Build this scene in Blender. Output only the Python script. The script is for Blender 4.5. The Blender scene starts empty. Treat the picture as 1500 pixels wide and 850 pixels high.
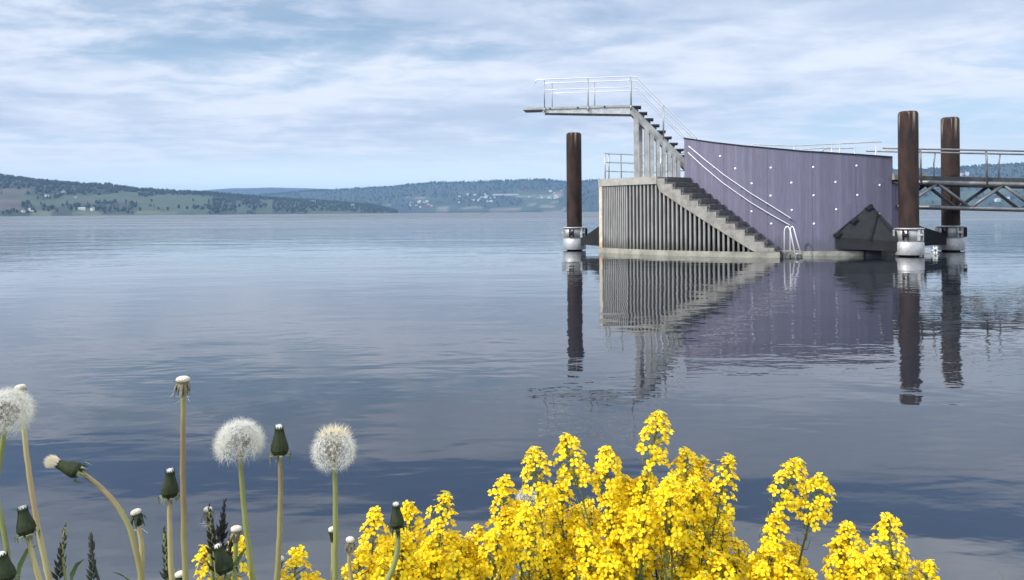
import bpy, math, random
from mathutils import Vector, Matrix, noise as mnoise
random.seed(7)
S = bpy.context.scene
COL = S.collection
R = math.radians
# ------------------------------------------------------------------ camera model (photo 1500 x 850)
F, CX, YH, ROLL, H = 1130.0, 750.0, 311.0, R(0.40), 1.5
cr, sr = math.cos(ROLL), math.sin(ROLL)
def at(x, y, D):
    """the point at distance D (along the view axis) seen at photo pixel x, y"""
    u, v = x - CX, YH - y
    X = cr * u + sr * v; Z = -sr * u + cr * v
    return Vector((X * D / F, D, H + Z * D / F))
def px(p):
    X = p[0] * F / p[1]; Z = (p[2] - H) * F / p[1]
    return CX + cr * X - sr * Z, YH - (sr * X + cr * Z)

cam = bpy.data.cameras.new('camera'); camo = bpy.data.objects.new('camera', cam); COL.objects.link(camo)
cam.sensor_width = 36; cam.lens = 36 * F / 1500
cam.shift_y = -(425 - YH) / 1500
cam.clip_start = 0.02; cam.clip_end = 60000
camo.matrix_world = Matrix.Translation((0, 0, H)) @ Matrix.Rotation(R(90), 4, 'X') @ Matrix.Rotation(-ROLL, 4, 'Z')
S.camera = camo
S.render.resolution_x = 1024; S.render.resolution_y = 580

# ------------------------------------------------------------------ helpers
class MB:
    def __init__(s): s.v = []; s.f = []; s.sm = []; s.mi = []
    def add(s, vs, fs, smooth=False, mi=0):
        b = len(s.v); s.v += [tuple(p) for p in vs]
        for f in fs: s.f.append([b + i for i in f]); s.sm.append(smooth); s.mi.append(mi)
    def box(s, c, ax, ay, az):
        c, ax, ay, az = map(Vector, (c, ax, ay, az))
        vs = [c + ax * i + ay * j + az * k for k in (-1, 1) for j in (-1, 1) for i in (-1, 1)]
        s.add(vs, [(0,2,3,1),(4,5,7,6),(0,1,5,4),(2,6,7,3),(0,4,6,2),(1,3,7,5)])
    def bar(s, a, b, w, h, up=(0, 0, 1)):
        a, b = Vector(a), Vector(b); d = b - a; t = d.normalized(); up = Vector(up)
        if abs(t.dot(up)) > .99: up = Vector((1, 0, 0))
        sd = t.cross(up).normalized(); u = sd.cross(t)
        s.box((a + b) / 2, d / 2, sd * w / 2, u * h / 2)
    def tube(s, pts, r, n=8, caps=True, mi=0):
        pts = [Vector(p) for p in pts]; rr = r if isinstance(r, (list, tuple)) else [r] * len(pts)
        rings = []; nrm = None
        for i, p in enumerate(pts):
            t = (pts[min(i + 1, len(pts) - 1)] - pts[max(i - 1, 0)]).normalized()
            if nrm is None:
                nrm = t.orthogonal().normalized()
            else:
                nrm = (nrm - t * nrm.dot(t)).normalized()
            bn = t.cross(nrm)
            rings.append([p + (nrm * math.cos(2 * math.pi * k / n) + bn * math.sin(2 * math.pi * k / n)) * rr[i] for k in range(n)])
        vs = [q for g in rings for q in g]; fs = []
        for i in range(len(pts) - 1):
            for k in range(n):
                k2 = (k + 1) % n
                fs.append((i * n + k, i * n + k2, (i + 1) * n + k2, (i + 1) * n + k))
        s.add(vs, fs, True, mi)
        if caps:
            b = len(s.v) - len(vs)
            s.f.append([b + k for k in reversed(range(n))]); s.sm.append(False); s.mi.append(mi)
            e = b + (len(pts) - 1) * n
            s.f.append([e + k for k in range(n)]); s.sm.append(False); s.mi.append(mi)
    def lathe(s, prof, M=None, n=24, mi=0, smooth=True):
        M = M or Matrix()
        vs = []; fs = []
        for (r, z) in prof:
            for k in range(n):
                a = 2 * math.pi * k / n
                vs.append(M @ Vector((r * math.cos(a), r * math.sin(a), z)))
        for i in range(len(prof) - 1):
            for k in range(n):
                k2 = (k + 1) % n
                fs.append((i * n + k, i * n + k2, (i + 1) * n + k2, (i + 1) * n + k))
        s.add(vs, fs, smooth, mi)
    def ball(s, c, r, n=8, m=6, sc=(1, 1, 1), M=None, mi=0):
        prof = [(max(1e-5, math.sin(math.pi * i / m)) * r, -math.cos(math.pi * i / m) * r) for i in range(m + 1)]
        T = Matrix.Translation(Vector(c)) @ (M or Matrix()) @ Matrix.Diagonal((*sc, 1))
        s.lathe(prof, T, n, mi)
    def build(s, name, mat, parent=None, origin=None):
        o3 = Vector(origin) if origin is not None else Vector((0, 0, 0))
        me = bpy.data.meshes.new(name)
        me.from_pydata([tuple(Vector(p) - o3) for p in s.v] if origin is not None else s.v, [], s.f)
        for m in (mat if isinstance(mat, list) else [mat]): me.materials.append(m)
        me.polygons.foreach_set('use_smooth', s.sm)
        if any(s.mi): me.polygons.foreach_set('material_index', s.mi)
        me.update()
        o = bpy.data.objects.new(name, me); COL.objects.link(o)
        if parent is not None: o.parent = parent
        if origin is not None: o.location = o3
        return o
def tag(o, label=None, cat=None, group=None, kind=None):
    if label: o['label'] = label
    if cat: o['category'] = cat
    if group: o['group'] = group
    if kind: o['kind'] = kind
    return o
def empty(name, loc=(0, 0, 0), label=None, cat=None, group=None, parent=None):
    o = bpy.data.objects.new(name, None); COL.objects.link(o); o.location = loc
    o.empty_display_size = .05
    if parent is not None: o.parent = parent
    return tag(o, label, cat, group)
KIDS = {}
def children(o):
    return [c for c in COL.objects if c.parent == o]
def copy_tree(o, kids=None):
    c = o.copy(); COL.objects.link(c)
    for k in (kids if kids is not None else children(o)):
        d = k.copy(); COL.objects.link(d); d.parent = c
    return c

# ------------------------------------------------------------------ materials
def mat(name, col, rough=.7, metal=0., var=0., vscale=5., bump=0., bscale=30., col2=None, stretch=None, detail=5., trans=0., spec=.5):
    m = bpy.data.materials.new(name); m.use_nodes = True
    nt = m.node_tree; N = nt.nodes; L = nt.links; N.clear()
    out = N.new('ShaderNodeOutputMaterial'); b = N.new('ShaderNodeBsdfPrincipled')
    b.inputs['Roughness'].default_value = rough; b.inputs['Metallic'].default_value = metal
    b.inputs['Specular IOR Level'].default_value = spec
    b.inputs['Base Color'].default_value = (*col, 1)
    tc = N.new('ShaderNodeTexCoord'); mp = N.new('ShaderNodeMapping'); L.new(tc.outputs['Object'], mp.inputs[0])
    if stretch: mp.inputs['Scale'].default_value = stretch
    if var or col2:
        n = N.new('ShaderNodeTexNoise'); n.inputs['Scale'].default_value = vscale; n.inputs['Detail'].default_value = detail
        n.inputs['Roughness'].default_value = .62
        L.new(mp.outputs[0], n.inputs['Vector'])
        r = N.new('ShaderNodeValToRGB'); L.new(n.outputs['Fac'], r.inputs[0])
        c2 = col2 or tuple(c * (1 - var) for c in col)
        r.color_ramp.elements[0].color = (*c2, 1); r.color_ramp.elements[1].color = (*(col if col2 else tuple(min(1, c * (1 + var * .6)) for c in col)), 1)
        r.color_ramp.elements[0].position = .36; r.color_ramp.elements[1].position = .64
        L.new(r.outputs[0], b.inputs['Base Color'])
    if bump:
        n2 = N.new('ShaderNodeTexNoise'); n2.inputs['Scale'].default_value = bscale; n2.inputs['Detail'].default_value = 4
        L.new(mp.outputs[0], n2.inputs['Vector'])
        bp = N.new('ShaderNodeBump'); bp.inputs['Strength'].default_value = bump; bp.inputs['Distance'].default_value = .01
        L.new(n2.outputs['Fac'], bp.inputs['Height']); L.new(bp.outputs[0], b.inputs['Normal'])
    if trans:
        t = N.new('ShaderNodeBsdfTranslucent'); mx = N.new('ShaderNodeMixShader'); mx.inputs[0].default_value = trans
        src = b.inputs['Base Color'].links[0].from_socket if b.inputs['Base Color'].links else None
        if src: L.new(src, t.inputs[0])
        else: t.inputs[0].default_value = (*col, 1)
        L.new(b.outputs[0], mx.inputs[1]); L.new(t.outputs[0], mx.inputs[2]); L.new(mx.outputs[0], out.inputs[0])
    else:
        L.new(b.outputs[0], out.inputs[0])
    return m
def nodes(m):
    b = next(n for n in m.node_tree.nodes if n.type == 'BSDF_PRINCIPLED')
    return m.node_tree.nodes, m.node_tree.links, b
def math_node(N, L, op, a, b=None, c=None, clamp=False):
    n = N.new('ShaderNodeMath'); n.operation = op; n.use_clamp = clamp
    for i, q in enumerate((a, b, c)):
        if q is None: continue
        if isinstance(q, (int, float)): n.inputs[i].default_value = q
        else: L.new(q, n.inputs[i])
    return n.outputs[0]
def maprange(N, L, v, a, b, c=0., d=1., smooth=True):
    n = N.new('ShaderNodeMapRange'); n.interpolation_type = 'SMOOTHSTEP' if smooth else 'LINEAR'
    L.new(v, n.inputs[0])
    for i, q in enumerate((a, b, c, d)): n.inputs[i + 1].default_value = q
    return n.outputs[0]
def mixcol(N, L, f, a, b, mode='MIX'):
    n = N.new('ShaderNodeMix'); n.data_type = 'RGBA'; n.blend_type = mode
    for i, q in ((0, f), (6, a), (7, b)):
        if isinstance(q, (int, float)): n.inputs[i].default_value = q
        elif isinstance(q, tuple): n.inputs[i].default_value = (*q, 1)
        else: L.new(q, n.inputs[i])
    return n.outputs[2]
def noise_tex(N, L, vec, scale, detail=4., rough=.55, dist=0., dim='3D'):
    n = N.new('ShaderNodeTexNoise'); n.noise_dimensions = dim
    L.new(vec, n.inputs['Vector']); n.inputs['Scale'].default_value = scale
    n.inputs['Detail'].default_value = detail; n.inputs['Roughness'].default_value = rough; n.inputs['Distortion'].default_value = dist
    return n.outputs['Fac']
def mapping(N, L, vec, scale=(1, 1, 1), rot=(0, 0, 0), loc=(0, 0, 0)):
    n = N.new('ShaderNodeMapping'); L.new(vec, n.inputs[0])
    n.inputs['Scale'].default_value = scale; n.inputs['Rotation'].default_value = rot; n.inputs['Location'].default_value = loc
    return n.outputs[0]

M = {}
M['timber'] = mat('weathered_timber', (.27, .265, .257), .85, var=.22, vscale=3, stretch=(3, 3, .5), bump=.3, bscale=20)
M['rim'] = mat('rim_concrete', (.34, .325, .30), .85, var=.18, vscale=4, bump=.2)
M['steps'] = mat('step_concrete', (.26, .248, .228), .85, var=.3, vscale=4, bump=.25)
M['riser'] = mat('dark_tread', (.062, .062, .066), .75, var=.35, vscale=8)
M['ring'] = mat('base_ring_concrete', (.29, .285, .24), .8, var=.3, vscale=2.5, bump=.2)
M['galv'] = mat('galvanised_steel', (.52, .53, .54), .48, .55, var=.22, vscale=7)
M['collar'] = mat('collar_steel', (.43, .43, .435), .5, .5, var=.16, vscale=9, bump=.1)
M['stringer'] = mat('painted_grey_steel', (.38, .38, .37), .6, .15, var=.25, vscale=3)
M['rail'] = mat('rail_steel', (.74, .75, .77), .4, .35)
M['railpost'] = mat('rail_post_steel', (.30, .31, .33), .5, .5)
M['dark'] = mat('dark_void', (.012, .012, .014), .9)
M['inner'] = mat('dark_timber', (.05, .047, .045), .9, var=.3)
M['deck'] = mat('deck_boards', (.27, .25, .22), .85, var=.3, vscale=6)
M['plate'] = mat('dark_grey_paint', (.020, .022, .025), .75, var=.25, vscale=4, spec=.2)
M['fitting'] = mat('white_fitting', (.85, .85, .85), .4)
M['post'] = mat('pale_corner_post', (.56, .50, .40), .8, var=.2, vscale=4)
M['gang'] = mat('gangway_steel', (.17, .175, .185), .45, .5, var=.25, vscale=5)
M['gangdark'] = mat('gangway_deck', (.05, .05, .053), .7, var=.3)
# rust stain at the foot of the corner post
N, L, b = nodes(M['post'])
tc = N.new('ShaderNodeTexCoord'); sp = N.new('ShaderNodeSeparateXYZ'); L.new(tc.outputs['Object'], sp.inputs[0])
nz = noise_tex(N, L, tc.outputs['Object'], 5.)
hh = math_node(N, L, 'MULTIPLY_ADD', nz, .9, sp.outputs[2])
L.new(mixcol(N, L, maprange(N, L, hh, .55, .95, 1, 0), b.inputs['Base Color'].links[0].from_socket, (.40, .17, .05)), b.inputs['Base Color'])

def slat_material():
    m = M['timber']; N, L, b = nodes(m)
    src = b.inputs['Base Color'].links[0].from_socket
    tc = N.new('ShaderNodeTexCoord'); sp = N.new('ShaderNodeSeparateXYZ'); L.new(tc.outputs['Object'], sp.inputs[0])
    nz = noise_tex(N, L, mapping(N, L, tc.outputs['Object'], (4, 4, 1)), 1.5)
    h2 = math_node(N, L, 'MULTIPLY_ADD', nz, -.8, sp.outputs[2])
    L.new(mixcol(N, L, maprange(N, L, h2, -.25, .25, .75, 0), src, (.07, .07, .055)), b.inputs['Base Color'])
slat_material()

def purple_material():
    m = mat('purple_boards', (.140, .134, .200), .62); N, L, b = nodes(m)
    tc = N.new('ShaderNodeTexCoord'); sp = N.new('ShaderNodeSeparateXYZ'); L.new(tc.outputs['UV'], sp.inputs[0])
    u, v = sp.outputs[0], sp.outputs[1]
    cell = math_node(N, L, 'FLOOR', math_node(N, L, 'MULTIPLY', u, 1 / .118))
    fr = math_node(N, L, 'FRACT', math_node(N, L, 'MULTIPLY', u, 1 / .118))
    wn = N.new('ShaderNodeTexWhiteNoise'); wn.noise_dimensions = '1D'; L.new(cell, wn.inputs['W'])
    tone = maprange(N, L, wn.outputs['Value'], 0, 1, .88, 1.1, False)
    n1 = noise_tex(N, L, mapping(N, L, tc.outputs['UV'], (9, 1.1, 1)), 1.6, 6)
    tone2 = math_node(N, L, 'MULTIPLY', tone, maprange(N, L, n1, .25, .75, .86, 1.12, False))
    seam = maprange(N, L, math_node(N, L, 'ABSOLUTE', math_node(N, L, 'SUBTRACT', fr, .5)), .44, .5, 0, 1)
    base = mixcol(N, L, 1., (.140, .134, .200), tone2, 'MULTIPLY')
    # large sheet joints and scuffs
    big = math_node(N, L, 'FRACT', math_node(N, L, 'MULTIPLY', u, 1 / 1.42))
    bs = maprange(N, L, math_node(N, L, 'ABSOLUTE', math_node(N, L, 'SUBTRACT', big, .5)), .488, .496, 0, 1)
    base = mixcol(N, L, math_node(N, L, 'MULTIPLY', seam, .25), base, (.10, .095, .16))
    base = mixcol(N, L, math_node(N, L, 'MULTIPLY', bs, .45), base, (.05, .05, .09))
    sc = noise_tex(N, L, tc.outputs['UV'], 1.3, 7, .7)
    base = mixcol(N, L, maprange(N, L, sc, .6, .8, 0, .35), base, (.33, .32, .45))
    dirt = math_node(N, L, 'MULTIPLY_ADD', noise_tex(N, L, mapping(N, L, tc.outputs['UV'], (6, .8, 1)), 1.4, 5), -.9, v)
    base = mixcol(N, L, maprange(N, L, dirt, -.25, .25, .55, 0), base, (.075, .075, .085))
    L.new(base, b.inputs['Base Color'])
    bp = N.new('ShaderNodeBump'); bp.inputs['Strength'].default_value = .5; bp.inputs['Distance'].default_value = .008
    L.new(math_node(N, L, 'MULTIPLY', seam, -1.), bp.inputs['Height']); L.new(bp.outputs[0], b.inputs['Normal'])
    return m
M['purple'] = purple_material()

def pile_material():
    m = mat('rusty_pile', (.055, .034, .029), .75, spec=.25); N, L, b = nodes(m)
    tc = N.new('ShaderNodeTexCoord'); o = tc.outputs['Object']
    n1 = noise_tex(N, L, mapping(N, L, o, (3, 3, .9)), 1.4, 6, .6)
    n2 = noise_tex(N, L, mapping(N, L, o, (9, 9, .5)), 1.2, 4)
    base = mixcol(N, L, maprange(N, L, n1, .38, .66), (.019, .0135, .0125), (.045, .024, .019))
    sp = N.new('ShaderNodeSeparateXYZ'); L.new(o, sp.inputs[0])
    top = math_node(N, L, 'MULTIPLY', maprange(N, L, sp.outputs[2], 3.9, 4.6), maprange(N, L, n2, .52, .64))
    base = mixcol(N, L, math_node(N, L, 'MULTIPLY', top, .8), base, (.34, .27, .22))
    L.new(base, b.inputs['Base Color'])
    bp = N.new('ShaderNodeBump'); bp.inputs['Strength'].default_value = .25; bp.inputs['Distance'].default_value = .01
    L.new(n1, bp.inputs['Height']); L.new(bp.outputs[0], b.inputs['Normal'])
    return m
M['pile'] = pile_material()

# ------------------------------------------------------------------ the diving tower (ring-shaped, centre CC)
CCX, CCY, RO, RI = 10.9, 32.9, 8.8, 7.5
def C(th, r, z): return Vector((CCX + r * math.sin(R(th)), CCY - r * math.cos(R(th)), z))
def arc(a, b, n): return [a + (b - a) * i / n for i in range(n + 1)]
def ring_sector(mb, a, b, r0, r1, z0, z1, n=40):
    """solid sector of a ring; z0/z1 numbers or functions of theta"""
    f0 = z0 if callable(z0) else (lambda t: z0); f1 = z1 if callable(z1) else (lambda t: z1)
    ts = arc(a, b, n); vs = []
    for t in ts: vs += [C(t, r1, f0(t)), C(t, r1, f1(t)), C(t, r0, f1(t)), C(t, r0, f0(t))]
    fs = []
    for i in range(n):
        for k in range(4):
            k2 = (k + 1) % 4
            fs.append((i * 4 + k, (i + 1) * 4 + k, (i + 1) * 4 + k2, i * 4 + k2))
    fs.append((3, 2, 1, 0)); fs.append((n * 4, n * 4 + 1, n * 4 + 2, n * 4 + 3))
    mb.add(vs, fs)
ZD = 2.66                      # deck height
TL, TS0, TS1 = -60., -42., -16.8   # left end, top and foot of the outer stair
tower = empty('diving_tower', (CCX, CCY, 0), 'round purple and grey floating diving tower with outer stair and high platform', 'diving tower')
inv = -Vector((CCX, CCY, 0))
def part(mb, name, m, parent=tower):
    o = mb.build(name, m, parent)
    if parent is tower: o.location = inv
    return o
# base ring
q = MB(); ring_sector(q, TL - .6, TS1 + .8, 6.0, RO + .06, -.5, .17); part(q, 'base_ring', M['ring'])
q = MB(); ring_sector(q, TS1 + .82, 22, 6.0, RI + .10, -.5, .14); part(q, 'base_ring', M['ring'])
# near-black backing behind slats, its colour standing in for the unlit void
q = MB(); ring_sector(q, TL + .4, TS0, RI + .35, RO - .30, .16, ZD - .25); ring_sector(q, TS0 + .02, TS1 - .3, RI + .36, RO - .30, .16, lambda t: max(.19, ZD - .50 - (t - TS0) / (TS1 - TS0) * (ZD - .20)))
part(q, 'void_backing', M['dark'])
# slats
def ztop(t): return ZD - .21 if t < TS0 else max(.20, ZD - .42 - (t - TS0) / (TS1 - TS0) * (ZD - .20))
q = MB()
t = TL + .75
while t < TS1 - .9:
    dense = t < -51
    w = .058 if dense else .062
    dep = .12
    a = C(t, RO, .17); rad = Vector((math.sin(R(t)), -math.cos(R(t)), 0)); tg = Vector((math.cos(R(t)), math.sin(R(t)), 0))
    zt = ztop(t); c = C(t, RO - dep / 2, (.165 + zt) / 2 + random.uniform(-.004, .004)); tw = random.uniform(-.03, .03)
    q.box(c, (tg + rad * tw) * w / 2, rad * dep / 2, Vector((0, 0, (zt - .165) / 2)))
    t += (.098 if dense else .158) / RO * 57.2958
part(q, 'slatted_wall', M['timber'])
# rim band over the slats, deck
q = MB(); ring_sector(q, TL - .5, TS0 - .35, RO - .2, RO + .05, ZD - .23, ZD + .03, 24); part(q, 'rim_band', M['rim'])
q = MB(); ring_sector(q, TL, TS0, 6.05, RO - .202, ZD - .15, ZD); ring_sector(q, TS0 + .01, 13.2, 6.05, RI - .1, ZD - .15, ZD); ring_sector(q, 13.21, 24, 6.05, RI + .12, ZD - .17, ZD + .02); part(q, 'deck', M['deck'])
q = MB(); ring_sector(q, TL + .1, 22, 6.0, 6.1, .14, ZD - .151); part(q, 'back_wall', M['inner'])
q = MB(); ring_sector(q, TL - .42, TL + .72, RO - .16, RO + .03, .17, ZD - .232, 2); o = part(q, 'corner_post', M['post'])
q = MB(); ring_sector(q, TL + .02, TL + .3, 6.1, RO - .17, .17, ZD - .16, 2); part(q, 'end_wall', M['timber'])
# outer stair
NS = 13
stair = empty('outer_stair', parent=tower); stair.location = inv
dth = (TS1 - TS0) / NS; dz = (ZD - .17) / NS
q = MB()
fz = lambda t: ztop(t)
for i in range(NS):
    a = TS0 + i * dth; zt = ZD - (i + .0) * dz - .03
    lo = lambda t: ztop(t) - .02
    ring_sector(q, a - .25, a + dth - .25 - .01, RO + .002, RO + .048, lo, zt - .022, 3)
q2 = part(q, 'stringer', M['steps'], stair)
for i in range(NS):
    a = TS0 + i * dth; zt = ZD - i * dz
    sk = 1.9 - 1.7 * i / NS
    def skewed(mb, t0, t1, r0, r1, z0, z1):
        g = lambda t, r: t + sk * (RO - r) / (RO - RI)
        vs = [C(g(t, r), r, z) for z in (z0, z1) for (t, r) in ((t0, r1), (t1, r1), (t1, r0), (t0, r0))]
        mb.add(vs, [(0, 3, 2, 1), (4, 5, 6, 7), (0, 1, 5, 4), (1, 2, 6, 5), (2, 3, 7, 6), (3, 0, 4, 7)])
    q = MB(); skewed(q, a + .03, a + dth + .34, RI + .05, RO - .0, zt - .135, zt); part(q, 'step', M['riser'], stair)
    q = MB(); skewed(q, a + .02, a + dth + .02, RI + .06, RO - .004, max(.172, zt - dz - .05), zt - .136)
    part(q, 'riser', M['steps'], stair)
# purple wall
PTS = [(-40, 4.05), (-32, 3.84), (-24, 3.67), (-10, 3.44), (0, 3.34), (13, 3.23)]
def lerp(tab, x):
    if x <= tab[0][0]: return tab[0][1]
    for (a, va), (b_, vb) in zip(tab, tab[1:]):
        if x <= b_: return va + (vb - va) * (x - a) / (b_ - a)
    return tab[-1][1]
def purple_wall(a, b, r, z0, z1, th=.12, n=60, name='purple_wall', par=tower):
    ts = arc(a, b, n); me = bpy.data.meshes.new(name); vs = []; fs = []; uv = []
    zz = z1 if callable(z1) else (lambda t: z1)
    for t in ts: vs += [C(t, r, z0), C(t, r, zz(t)), C(t, r - th, zz(t)), C(t, r - th, z0)]
    for i in range(n):
        for k in range(4):
            k2 = (k + 1) % 4
            fs.append((i * 4 + k, (i + 1) * 4 + k, (i + 1) * 4 + k2, i * 4 + k2))
    fs.append((3, 2, 1, 0)); fs.append((n * 4, n * 4 + 1, n * 4 + 2, n * 4 + 3))
    me.from_pydata(vs, [], fs); me.materials.append(M['purple'])
    ul = me.uv_layers.new(name='UVMap')
    for l in me.loops:
        k = l.vertex_index; ul.data[l.index].uv = (R(ts[k // 4] + 40) * r, vs[k][2])
    o = bpy.data.objects.new(name, me); COL.objects.link(o); o.parent = par
    if par is tower: o.location = inv
    return o
pw = purple_wall(-40, 13.2, RI, .14, lambda t: lerp(PTS, t))
q = MB(); ring_sector(q, -40.15, 13.3, RI - .14, RI + .03, lambda t: lerp(PTS, t), lambda t: lerp(PTS, t) + .035); o = q.build('coping', M['plate'], pw)
lw = purple_wall(13.3, 22, RI - .1, .14, ZD - .175, n=10, name='purple_wall')
rw = purple_wall(15.2, 16.2, RI - .4, ZD + .01, ZD + .62, n=3, name='purple_wall')
# round white fittings on the purple wall
def on_wall(x, y, r):
    """theta, z on the cylinder of radius r seen at photo pixel x, y"""
    best = None
    for k in range(1600):
        th = -42 + k * .04; p = C(th, r, 0); z = at(x, y, p.y).z
        e = abs(px((p.x, p.y, z))[0] - x)
        if best is None or e < best[0]: best = (e, th, z)
    return best[1], best[2]
DOTS = [(1055,229),(1077,247),(1101,269),(1129,246),(1129,287),(1159.5,268),(1160,308),(1191.5,245),(1192,286.5),(1224,267),(1225,307),(1101,310),(1130,328),(1192.5,328),(1255,243),(1256,286),(1288.7,271.5),(1288,313.7)]
for (x, y) in DOTS:
    th, z = on_wall(x, y, RI); p = C(th, RI - .01, z)
    q = MB(); Mx = Matrix.Translation(p) @ Vector((math.sin(R(th)), -math.cos(R(th)), 0)).to_track_quat('Z', 'Y').to_matrix().to_4x4()
    q.lathe([(.037, 0), (.037, .010), (.027, .018), (.020, .026), (.0005, .03)], Mx, 14)
    q.build('wall_fitting', M['fitting'], pw)
# handrails along the stair on the purple wall
def wall_rail(pts, name):
    ths = [on_wall(x, y, RI + .09) for x, y in pts]
    P3 = []
    for i in range(len(ths) - 1):
        for k in range(8):
            s = k / 8; P3.append(C(ths[i][0] * (1 - s) + ths[i + 1][0] * s, RI + .09, ths[i][1] * (1 - s) + ths[i + 1][1] * s))
    P3.append(C(ths[-1][0], RI + .09, ths[-1][1]))
    q = MB(); q.tube(P3, .0175, 8)
    for j in range(3, len(P3), 9):
        p = P3[j]; d = (Vector((CCX, CCY, p.z)) - p).normalized(); q.tube([p, p + Vector((0, 0, -.05)) + d * .03, p + d * .1 + Vector((0, 0, -.06))], .010, 6)
    return part(q, name, M['rail'])
wall_rail([(1008.5,214),(1030,232),(1060,256),(1100,283.5),(1130,302),(1160,321)], 'wall_handrail')
wall_rail([(1008,223.5),(1030,244),(1060,269),(1100,297),(1130,315),(1159,331)], 'wall_handrail')
# bathing ladder
lad = empty('bathing_ladder', parent=tower); lad.location = inv
def ladder_side(x0, x1, x2, D, name='ladder_rail'):
    a = at(x0, 380, D); top = 332
    pts = [at(x0, 384, D), at(x0, 340, D)] + [at(x0 + (x1 - x0) * (1 - math.cos(k * math.pi / 6)) / 2, 340 - 8 * math.sin(k * math.pi / 6), D - .1 * k / 6) for k in range(1, 6)] + [at(x1, 338, D - .1), at(x2, 384, D - .25)]
    q = MB(); q.tube(pts, .021, 8); return q.build(name, M['rail'], lad)
ladder_side(1149, 1157.5, 1167, 24.7); ladder_side(1157.5, 1163.5, 1176.5, 25.2)
for y in (372, 379):
    q = MB(); q.bar(at(1166, y, 24.5), at(1175.5, y, 25.0), .08, .03); q.build('rung', M['rail'], lad)
q = MB(); p = at(1158, 371, 24.95); q.box((p.x, p.y + .1, .13), (.34, 0, 0), (0, .3, 0), (0, 0, .05)); q.build('landing', M['ring'], lad)
for dx in (-.22, .2):
    q = MB(); q.box((p.x + dx, p.y - .05, -.1), (.06, 0, 0), (0, .05, 0), (0, 0, .18)); q.build('landing_leg', M['galv'], lad)
# upper stair and platform
A = at(925, 153.5, 27.3); DXS, DZS = .226, .2175
wv = Vector((.17, .985, 0)) * .8; pa = Vector((-.985, .17, 0)); sa = Vector((.99, .13, 0))
plat = empty('diving_platform', parent=tower); plat.location = inv
PLL = 3.9
q = MB(); e0 = A; e1 = A + pa * PLL
def slab(mb, pts, z0, z1):
    n = len(pts)
    mb.add([(p.x, p.y, z0) for p in pts] + [(p.x, p.y, z1) for p in pts], [tuple(reversed(range(n))), tuple(range(n, 2 * n))] + [(i, (i + 1) % n, n + (i + 1) % n, n + i) for i in range(n)])
slab(q, [e0, e0 + wv, e1 + wv, e1], A.z - .075, A.z); q.build('platform_board', M['stringer'], plat)
for off in (.1, .9):
    q = MB(); b0 = A + wv * off; b1 = b0 + pa * (PLL - .72)
    up = [(b0, -.078), (b1, -.078), (b1, -.19), (b0, -.33)]
    vs = [p + Vector((0, 0, z)) - wv * .05 for p, z in up] + [p + Vector((0, 0, z)) + wv * .05 for p, z in up]
    q.add(vs, [(0, 1, 2, 3), (7, 6, 5, 4), (0, 4, 5, 1), (1, 5, 6, 2), (2, 6, 7, 3), (3, 7, 4, 0)])
    q.build('platform_beam', M['galv'], plat)
for s in (.95, 1.9, 2.9):
    q = MB(); q.tube([A + pa * s + wv * .02 + Vector((0, 0, -.045)), A + pa * s - wv * .02 + Vector((0, 0, -.045))], .03, 8); q.build('board_bolt', M['plate'], plat)
us = empty('upper_stair', parent=tower); us.location = inv
NT = 12
def sp_(i, off=0., z=0.): return A + sa * (DXS * i) + wv * off + Vector((0, 0, -DZS * i + z))
for off in (.06, .94):
    q = MB()
    t0, t1 = sp_(-.25, off), sp_(NT + .3, off)
    vs = []
    for s in (-.035, .035):
        vs += [t0 + wv * s + Vector((0, 0, -.02)), t1 + wv * s + Vector((0, 0, -.02)), t1 + wv * s + Vector((0, 0, -.44)), t0 + wv * s + Vector((0, 0, -.36))]
    q.add(vs, [(0, 1, 2, 3), (7, 6, 5, 4), (0, 4, 5, 1), (1, 5, 6, 2), (2, 6, 7, 3), (3, 7, 4, 0)])
    q.build('stringer', M['stringer'], us)
for i in range(NT):
    q = MB(); c0 = sp_(i + .1, 0, .0); d = sa * .33
    slab(q, [c0 + wv * .1, c0 + d + wv * .1, c0 + d + wv * .94, c0 + wv * .94], c0.z - .045 - 0.001, c0.z + .0)
    for off in (.16, .86):
        a0 = sp_(i + .25, off, -.05)
        q.add([a0, a0 + sa * .2, a0 + Vector((0, 0, -.2)) + sa * .12, a0 + wv * .03, a0 + sa * .2 + wv * .03, a0 + Vector((0, 0, -.2)) + sa * .12 + wv * .03], [(0, 2, 1), (3, 4, 5), (0, 1, 4, 3), (1, 2, 5, 4), (2, 0, 3, 5)])
    q.build('tread', M['riser'], us)
# posts carrying the stair
for k, x in enumerate((931.5, 938, 947, 955, 964, 973, 981, 988, 995)):
    i = (at(x, 200, 27.35).x - A.x) / (.99 * DXS)
    p = sp_(i, .06 if k != 1 else .9)
    w = .15 if k in (0, 2, 3) else .12
    q = MB(); zt = p.z - .34 if k else p.z - .3
    q.box((p.x, p.y, (ZD + zt) / 2), (w / 2, 0, 0), (0, .07, 0), (0, 0, (zt - ZD) / 2))
    q.box((p.x, p.y, ZD + .012), (w / 2 + .05, 0, 0), (0, .12, 0), (0, 0, .012))
    part(q, 'support_post', M['stringer'])
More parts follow.
